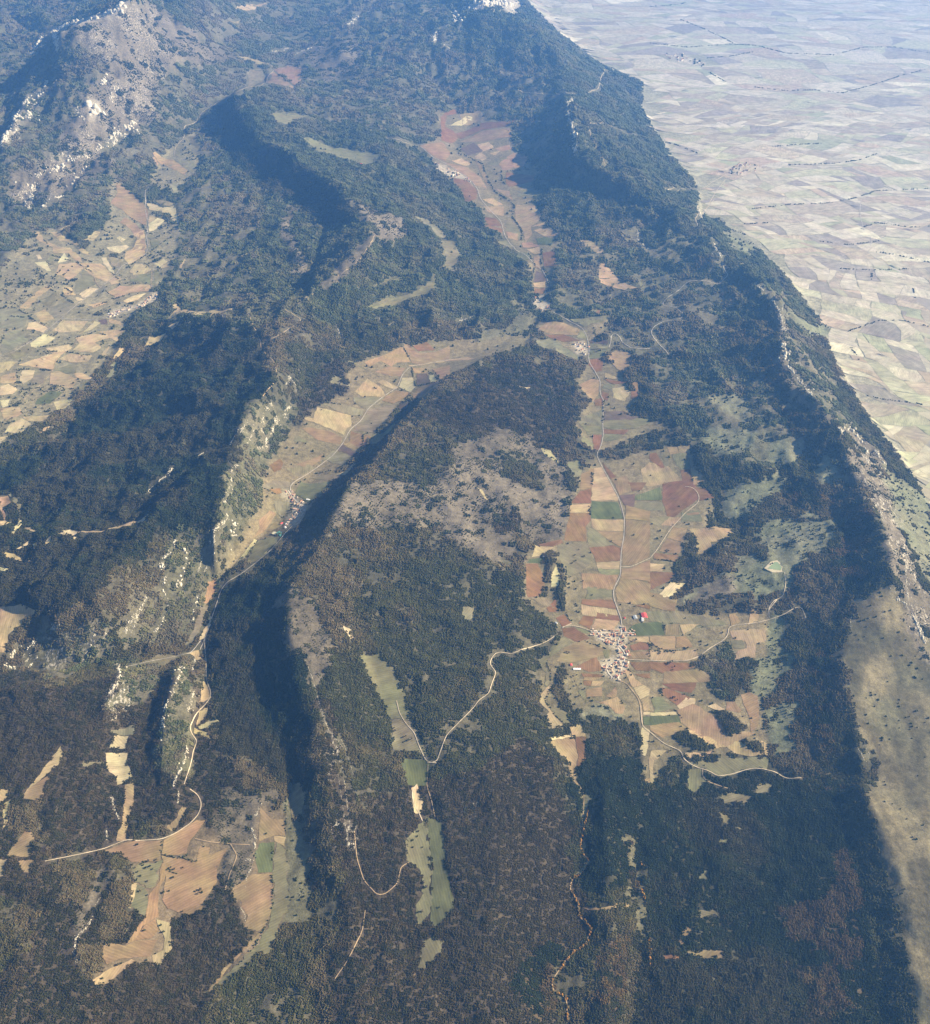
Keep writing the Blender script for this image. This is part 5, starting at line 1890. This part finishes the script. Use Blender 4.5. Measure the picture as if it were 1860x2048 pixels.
for k, cm in enumerate(CLUMPS):
    sel = np.where(var == k)[0]
    if len(sel) < 2:
        continue
    # one clump stands in the wood itself and is the pattern for the others
    f = sel[0]
    kind = 'woodland' if k < 4 else ('scrubland' if k < 7 else 'hedgerow')
    po = link(kind, cm, None, pts[f]); po.rotation_euler = rot[f]; po.scale = (scl[f],) * 3
    po['kind'] = 'stuff'; po['label'] = LBL[0 if k < 4 else (4 if k < 7 else 7)]
    po['tint'] = [float(c) for c in tin[f]]
    sel = sel[1:]
    me = bpy.data.meshes.new(kind)
    me.vertices.add(len(sel)); me.vertices.foreach_set('co', pts[sel].astype(np.float32).ravel())
    a = me.attributes.new('rot', 'FLOAT_VECTOR', 'POINT'); a.data.foreach_set('vector', rot[sel].astype(np.float32).ravel())
    a = me.attributes.new('scl', 'FLOAT', 'POINT'); a.data.foreach_set('value', scl[sel].astype(np.float32))
    a = me.attributes.new('tint', 'FLOAT_COLOR', 'POINT')
    c4 = np.ones((len(sel), 4), np.float32); c4[:, :3] = tin[sel]
    a.data.foreach_set('color', c4.ravel())
    o = link(kind, me)
    o['kind'] = 'stuff'; o['label'] = LBL[0 if k < 4 else (4 if k < 7 else 7)]
    md = o.modifiers.new('trees', 'NODES'); md.node_group = wood_nodes(kind + '_scatter', po)
# ------------------------------------------------------------------ houses
def wall_material(name, col):
    m, t, b = mat_new(name)
    geo = t.nodes.new('ShaderNodeNewGeometry')
    oi = t.nodes.new('ShaderNodeObjectInfo')
    rgb = t.nodes.new('ShaderNodeRGB'); rgb.outputs[0].default_value = (*col, 1)
    a = remap(t, noise(t, geo.outputs['Position'], 1 / 3.0, 4, 0.6), 0.3, 0.7, 0.85, 1.15)
    r = remap(t, oi.outputs['Random'], 0, 1, 0.72, 1.2)
    t.links.new(mul_color(t, rgb.outputs[0], mathn(t, 'MULTIPLY', a, r)), b.inputs['Base Color'])
    return m
WALLS = [wall_material('limewash', (.78, .70, .55)), wall_material('rubble_stone', (.56, .47, .34))]
ROOFS = {'red': wall_material('red_roof_tiles', (.46, .21, .13)), 'brown': wall_material('brown_roof_tiles', (.42, .28, .18)),
         'pale': wall_material('weathered_roof_tiles', (.58, .46, .34))}
def house_meshes(w, d, h, rise):
    """walls with gables and a thick overhanging saddle roof; base at z = 0"""
    bm = bmesh.new()
    z0 = -2.5
    pr = [(-w / 2, z0), (w / 2, z0), (w / 2, h), (0, h + rise), (-w / 2, h)]
    f = [bm.verts.new((x, -d / 2, z)) for x, z in pr]; g = [bm.verts.new((x, d / 2, z)) for x, z in pr]
    bm.faces.new(f); bm.faces.new(g[::-1])
    for k in range(5):
        bm.faces.new((f[k], g[k], g[(k + 1) % 5], f[(k + 1) % 5]))
    # door and window recesses on the long sides
    bmesh.ops.recalc_face_normals(bm, faces=bm.faces)
    me = bpy.data.meshes.new('wall'); bm.to_mesh(me); bm.free()
    bm = bmesh.new()
    o, t = 0.6, 0.35
    k = rise / (w / 2)
    pr = [(-w / 2 - o, h - k * o + 0.05), (0, h + rise + 0.05), (w / 2 + o, h - k * o + 0.05), (w / 2 + o, h - k * o + t + 0.05), (0, h + rise + t + 0.05), (-w / 2 - o, h - k * o + t + 0.05)]
    f = [bm.verts.new((x, -d / 2 - o, z)) for x, z in pr]; g = [bm.verts.new((x, d / 2 + o, z)) for x, z in pr]
    bm.faces.new(f); bm.faces.new(g[::-1])
    for q in range(6):
        bm.faces.new((f[q], g[q], g[(q + 1) % 6], f[(q + 1) % 6]))
    bmesh.ops.recalc_face_normals(bm, faces=bm.faces)
    mr = bpy.data.meshes.new('roof'); bm.to_mesh(mr); bm.free()
    return me, mr
SIZES = [(8.5, 10, 6.0, 2.0), (9.5, 13, 6.5, 2.2), (8, 16, 5.0, 2.0), (11, 14, 7.0, 2.6), (7, 8, 4.0, 1.6)]
HOUSE = []
for s in SIZES:
    for wi in range(2):
        for rn in ROOFS:
            a, b = house_meshes(*s)
            a.materials.append(WALLS[wi]); b.materials.append(ROOFS[rn])
            HOUSE.append((a, b, rn, wi))
PALE = [q for q in HOUSE if q[3] == 0 and q[2] != 'brown']
def put_house(x, y, rz, size, desc, group, name='house', cat='house', meshes=None, label=None):
    zc = float(ground_z(x, y)); zl = min(float(ground_z(x + dx, y + dy)) for dx in (-5, 5) for dy in (-5, 5))
    e = bpy.data.objects.new(name, None); sc.collection.objects.link(e)
    e.location = (x, y, 0.5 * (zc + zl)); e.rotation_euler = (0, 0, rz); e.scale = (size,) * 3
    e.empty_display_size = 5
    a, b, rn, wi = meshes or random.choice(HOUSE)
    link('wall', a, e); link('roof', b, e)
    roofw = {'red': 'red roof', 'brown': 'brown roof', 'pale': 'pale roof'}[rn]
    wallw = 'white house' if wi == 0 else 'stone house'
    e['label'] = label or f'{wallw} with {roofw} {desc}'
    e['category'] = cat
    if group:
        e['group'] = group
    return e
def village(polytag_index, count, desc, group, size, streets=(), pick=None):
    P = [Q for tag, Q in COVER_POLYS if tag == '10'][polytag_index]
    x, y = hit(P[:, 0], P[:, 1]); XY = np.column_stack([x, y])
    lo, hi = XY.min(0), XY.max(0)
    placed = []
    def free(p, rmin):
        return all((p[0] - q[0]) ** 2 + (p[1] - q[1]) ** 2 > rmin ** 2 for q in placed)
    cand = []
    for C in streets:
        T = np.gradient(C, axis=0)
        for k in range(len(C)):
            for s in (-1, 1):
                for o in (10.5, 23):
                    ang = math.atan2(T[k, 1], T[k, 0])
                    p = C[k] + s * o * size * np.array([-math.sin(ang), math.cos(ang)]) + np.random.default_rng(k).uniform(-2, 2, 2)
                    cand.append((p, ang + random.choice([0, math.pi / 2]) + random.uniform(-.12, .12)))
    random.shuffle(cand)
    base = random.uniform(0, 3)
    for k in range(count * 60):
        p = lo + (hi - lo) * np.array([random.random(), random.random()])
        ins = False
        for a, b in zip(XY, np.roll(XY, -1, 0)):
            if (a[1] > p[1]) != (b[1] > p[1]) and p[0] < (b[0] - a[0]) * (p[1] - a[1]) / (b[1] - a[1]) + a[0]:
                ins = not ins
        if ins:
            cand.append((p, base + random.choice([0, math.pi / 2]) + random.uniform(-.25, .25)))
    for p, ang in cand:
        if len(placed) >= count:
            break
        near = min([np.min(np.hypot(*(C - p).T)) for C in streets] or [99])
        if near > 8 * size and free(p, 11.8 * size):
            placed.append(p)
            put_house(p[0], p[1], ang, size * random.uniform(0.9, 1.2), desc, group, meshes=random.choice(pick or HOUSE))
    return placed
village(0, 100, 'in the village that crosses the brown ploughed valley fields', 'houses of the village among ploughed fields', 1.05, STREETS[:4])
village(1, 46, 'in the village at the foot of the dark wooded ridge', 'houses of the village below the wooded ridge', 1.05, STREETS[4:6])
village(2, 38, 'in the roadside village beside hedged straw coloured fields', 'houses of the roadside village by the hedged fields', 1.3, STREETS[6:7])
village(3, 30, 'in the village on the plain below the wooded escarpment', 'houses of the village on the plain', 1.9, (), PALE)
village(4, 30, 'in the small village edging the red soil valley', 'houses of the red valley village', 1.6, (), PALE)
village(5, 24, 'in the far village out on the hazy plain', 'houses of the far village on the plain', 2.2, (), PALE)
village(6, 14, 'in the hamlet among trees where the valleys meet', 'houses of the hamlet among trees', 1.2)
village(7, 14, 'in the hamlet on the bend of the valley road', 'houses of the hamlet on the valley road', 1.2)

# farm buildings
BARNROOF = {'red': wall_material('red_sheet_roof', (.62, .10, .09)), 'white': wall_material('white_sheet_roof', (.74, .72, .68)),
            'grey': wall_material('grey_sheet_roof', (.42, .44, .44)), 'pink': wall_material('faded_sheet_roof', (.58, .36, .30))}
def barn(px, ln, wd, rzdeg, roof, label):
    q = parse(px.replace(' ', ' n '))[0][1][0]
    x, y = hit(q[0], q[1])
    a, b = house_meshes(wd, ln, 5.0, wd * 0.14)
    a.materials.append(WALLS[0]); b.materials.append(BARNROOF[roof])
    put_house(float(x[0]), float(y[0]), R(rzdeg), 1.0, '', None, 'barn', 'barn', (a, b, 'red', 0), label)
barn('v 1150,195', 46, 34, 5, 'red', 'large barn with bright red sheet roof beside the green meadow above the village')
barn('v 1040,215', 30, 22, 8, 'grey', 'grey roofed barn next to the large red roofed barn')
barn('v 1130,242', 14, 34, 84, 'white', 'long low white shed in front of the red roofed barn')
barn('v 910,225', 14, 10, 0, 'red', 'small red roofed barn by the road into the village')
barn('v 258,795', 17, 13, 0, 'red', 'small red roofed barn at the end of the white track')
barn('v 330,847', 44, 13, 88, 'white', 'long white shed at the end of the track among red fields')
barn('w 580,1165', 20, 14, -40, 'red', 'magenta red roofed barn on the edge of the ridge foot village')
barn('w 665,1185', 22, 12, 20, 'white', 'white roofed shed by the green pitch of the ridge foot village')
barn('w 650,1240', 20, 12, 20, 'white', 'white roofed shed nearest the teal sports court')
barn('w 1070,730', 32, 13, 70, 'white', 'isolated white shed in the grey green field under the ridge')
barn('w 825,900', 28, 11, 80, 'pink', 'long pinkish roofed barn at the head of the village street')
barn('b 1175,1200', 60, 26, 70, 'red', 'red roofed farm building at the tip of the hilltop meadow')
barn('x 350,625', 26, 14, 60, 'white', 'white roofed shed at the near end of the roadside village')
barn('k 1052,1150', 14, 10, 0, 'white', 'tiny white hut beside the copse of trees')
barn('k 1145,1635', 16, 9, 40, 'grey', 'small shed where the gravel road enters the wood')

# ------------------------------------------------------------------ pond and sports court
def patch(name, line, mat, off, label=None):
    P = parse(line)[0][1]
    x, y = hit(P[:, 0], P[:, 1])
    V, F = drape(np.column_stack([x, y]), 14.0, off)
    V[:, 2] = V[:, 2].mean() * 0.6 + V[:, 2] * 0.4
    o = drape_obj(name, V, F, mat)
    o['kind'] = 'structure'
    if label:
        o['label'] = label
    return o
wm, t_, b_ = mat_new('pond_water')
b_.inputs['Base Color'].default_value = (.24, .30, .17, 1); b_.inputs['Roughness'].default_value = 0.2
patch('pond_bank', 'l n 745,1105 790,1060 830,1050 880,1090 870,1125 800,1130', plain_mat('pond_clay', (.50, .43, .28)), 2.5)
patch('pond', 'l n 770,1105 815,1062 835,1062 862,1095 855,1115', wm, 3.4, 'pale green pond on the grassy hillside')
patch('sports_court', 'w n 480,1355 540,1310 600,1340 565,1400', plain_mat('court_paint', (.10, .30, .24)), 3.0)
patch('sports_ground', 'w n 395,1365 440,1325 530,1320 475,1380', plain_mat('pale_sand', (.60, .54, .36)), 3.0)

# ------------------------------------------------------------------ single trees
def crown_mesh(seed):
    rr = random.Random(seed)
    V, F, C = [], [], []
    for k in range(9):
        a = rr.uniform(0, 6.28); q = rr.uniform(0.2, 2.9) if k else 0
        w = rr.uniform(0.7, 1.3)
        blob(rr, V, F, C, math.cos(a) * q, math.sin(a) * q, 1.6 + rr.uniform(0, 3.0), rr.uniform(1.5, 2.5), rr.uniform(2.4, 4.0), (w, w, w))
    me = np_mesh('crown', np.array(V), np.array(F, np.int32), 3, smooth=False)
    set_attr_color(me, 'shade', np.array(C))
    return me
def trunk_mesh():
    bm = bmesh.new()
    n = 6
    rings = []
    for z, r in ((-1.5, 0.55), (0.3, 0.42), (2.0, 0.32), (3.6, 0.2)):
        rings.append([bm.verts.new((math.cos(6.283 * k / n) * r, math.sin(6.283 * k / n) * r, z)) for k in range(n)])
    for a, b in zip(rings[:-1], rings[1:]):
        for k in range(n):
            bm.faces.new((a[k], a[(k + 1) % n], b[(k + 1) % n], b[k]))
    for ang in (0.5, 2.6, 4.6):          # three limbs
        p = [bm.verts.new((math.cos(ang + q) * 0.15, math.sin(ang + q) * 0.15, 2.2 + 0.2 * s)) for q, s in ((1.5, 0), (-1.5, 0), (0, 1))]
        tip = bm.verts.new((math.cos(ang) * 1.7, math.sin(ang) * 1.7, 4.2))
        for k in range(3):
            bm.faces.new((p[k], p[(k + 1) % 3], tip))
    me = bpy.data.meshes.new('trunk'); bm.to_mesh(me); bm.free()
    me.materials.append(plain_mat('bark', (.14, .10, .07)))
    return me
TRUNK = trunk_mesh()
def leaf_material(name, col):
    m, t, b = mat_new(name)
    vc = t.nodes.new('ShaderNodeAttribute'); vc.attribute_name = 'shade'
    oi = t.nodes.new('ShaderNodeObjectInfo')
    rgb = t.nodes.new('ShaderNodeRGB'); rgb.outputs[0].default_value = (*col, 1)
    mx = t.nodes.new('ShaderNodeVectorMath'); mx.operation = 'MULTIPLY'
    t.links.new(rgb.outputs[0], mx.inputs[0]); t.links.new(vc.outputs['Color'], mx.inputs[1])
    t.links.new(mul_color(t, mx.outputs[0], remap(t, oi.outputs['Random'], 0, 1, 0.75, 1.3)), b.inputs['Base Color'])
    return m
LEAF = [leaf_material('dark_leaves', (.045, .052, .026)), leaf_material('brown_leaves', (.085, .070, .040))]
CROWN = []
for s in range(4):
    c = crown_mesh(300 + s); c.materials.append(LEAF[s % 2]); CROWN.append(c)
def put_tree(x, y, size, k, label, group):
    e = bpy.data.objects.new('tree', None); sc.collection.objects.link(e)
    e.location = (x, y, float(ground_z(x, y)) + 1.2); e.rotation_euler = (0, 0, random.uniform(0, 6.28)); e.scale = (size,) * 3
    e.empty_display_size = 3
    link('trunk', TRUNK, e); link('crown', CROWN[k], e)
    e['label'] = label; e['category'] = 'tree'; e['group'] = group
TREES_AT = """
v n 1250,540 1240,600 1265,555 1460,780 1435,790 1520,820 1495,855 420,1090 350,1180 250,1090 300,1000 280,940 320,1050 250,1160 370,1170 1340,660 1330,650 1680,590 1650,600 200,640 230,650 960,540 990,520 1050,490 1220,690 1210,660 1390,1090
q n 130,410 115,415 145,405 160,640 180,655 70,590 315,60 320,70 310,330 240,320 10,290 20,300 150,640
r n 1440,860 1470,850 1450,880 1480,870 1440,640 1370,600 1350,610 1250,690 1280,700 1060,650 1050,670 1090,640 1100,680 1040,660 1070,690 1120,700 1010,720 1030,750 1080,790 1000,780 1240,860 1200,870 1080,890 1030,860 1010,520 1340,1010 870,1400 1060,1150 1180,1110 1200,1160 1340,690 1270,760 990,690 1150,630
s n 1590,460 1560,490 1630,540 1560,540 1600,425 1640,800 1660,830 1600,1015 1630,1010 1750,980 1555,670
n n 1420,940 1430,960 1490,1010 1510,1000 1530,1030 1500,1040 1550,1020
e n 1010,530 650,650 530,680 870,630 500,690 1010,690 450,890 340,910 240,960 300,1000 180,810 90,790 60,880 270,760 420,740 230,1030 380,990 420,980 150,1110 50,1250 600,1150 620,1170 210,1100 190,1060 350,1000 330,1480 400,1470 380,1420 90,1600 190,1530 330,1500 110,1540 250,1560
l n 105,1000 110,985 120,990 310,1370 325,1360 300,1375 1450,440 230,1430
k n 870,770 920,680 840,690 960,740 990,760 1040,780 780,770 1180,790 860,860 900,880 760,860 1000,920 1060,840 230,680 250,690 300,740 190,840 150,770 230,860 1000,1010 940,1020 1290,1180 1310,1100 1280,1140 1350,1150 1260,1200 1250,1300 1340,1330
f n 1290,1385 1280,1380 890,1540 1500,1390 1090,1460
c n 510,1440 1060,1700
"""
GRP = {'v': ('lone round tree standing in the ploughed fields near the village', 'single trees in the village fields'),
       'q': ('dark tree at the edge of the brown terraced fields', 'single trees at the terraced fields'),
       'r': ('dark tree dotted over the broad brown field', 'trees dotted over the broad brown field'),
       's': ('small tree growing on the long green forest meadow', 'trees on the long forest meadow'),
       'n': ('bushy tree in the scrubby neck of the forest meadow', 'trees in the neck of the forest meadow'),
       'e': ('hedge tree standing among the straw coloured hedged fields', 'single trees in the hedged fields'),
       'l': ('isolated dark tree on the fields below the grassy hill', 'isolated trees below the grassy hill'),
       'k': ('dark shrubby tree dotted on the bare grey dome', 'trees dotted on the bare dome'),
       'f': ('tree standing on the tan fields of the road valley', 'single trees in the road valley'),
       'c': ('tree standing in the red soil valley fields', 'single trees in the red valley')}
for ln in TREES_AT.strip().splitlines():
    P = parse(ln)[0][1]
    x, y = hit(P[:, 0], P[:, 1])
    lab, grp = GRP[ln[0]]
    for a, b in zip(x, y):
        put_tree(float(a), float(b), random.uniform(1.1, 1.75) * max(1.0, (b / 4800) ** 0.6), random.randrange(4), lab, grp)
# ------------------------------------------------------------------ haze
def make_haze():
    zlo = float(GZ.min()) - 5.0
    x1 = float(GX.max()) + 500; y1 = Y1 + 500
    bm = bmesh.new()
    bmesh.ops.create_cube(bm, size=1.0)
    me = bpy.data.meshes.new('haze')
    lo = Vector((-x1, -1500.0, zlo)); hi = Vector((x1, y1, CAM_H + 40))
    for vv in bm.verts:
        vv.co = Vector([lo[k] if vv.co[k] < 0 else hi[k] for k in range(3)])
    bm.to_mesh(me); bm.free()
    m = bpy.data.materials.new('haze'); m.use_nodes = True
    t = m.node_tree; t.nodes.clear()
    pv = t.nodes.new('ShaderNodeVolumePrincipled')
    pv.inputs['Color'].default_value = HAZE_COLOR
    pv.inputs['Density'].default_value = HAZE_DENSITY
    pv.inputs['Anisotropy'].default_value = HAZE_ANISO
    out = t.nodes.new('ShaderNodeOutputMaterial')
    t.links.new(pv.outputs[0], out.inputs['Volume'])
    me.materials.append(m)
    o = link('haze', me)
    o['kind'] = 'stuff'
    o['label'] = 'pale blue autumn haze filling the air above the land'
make_haze()
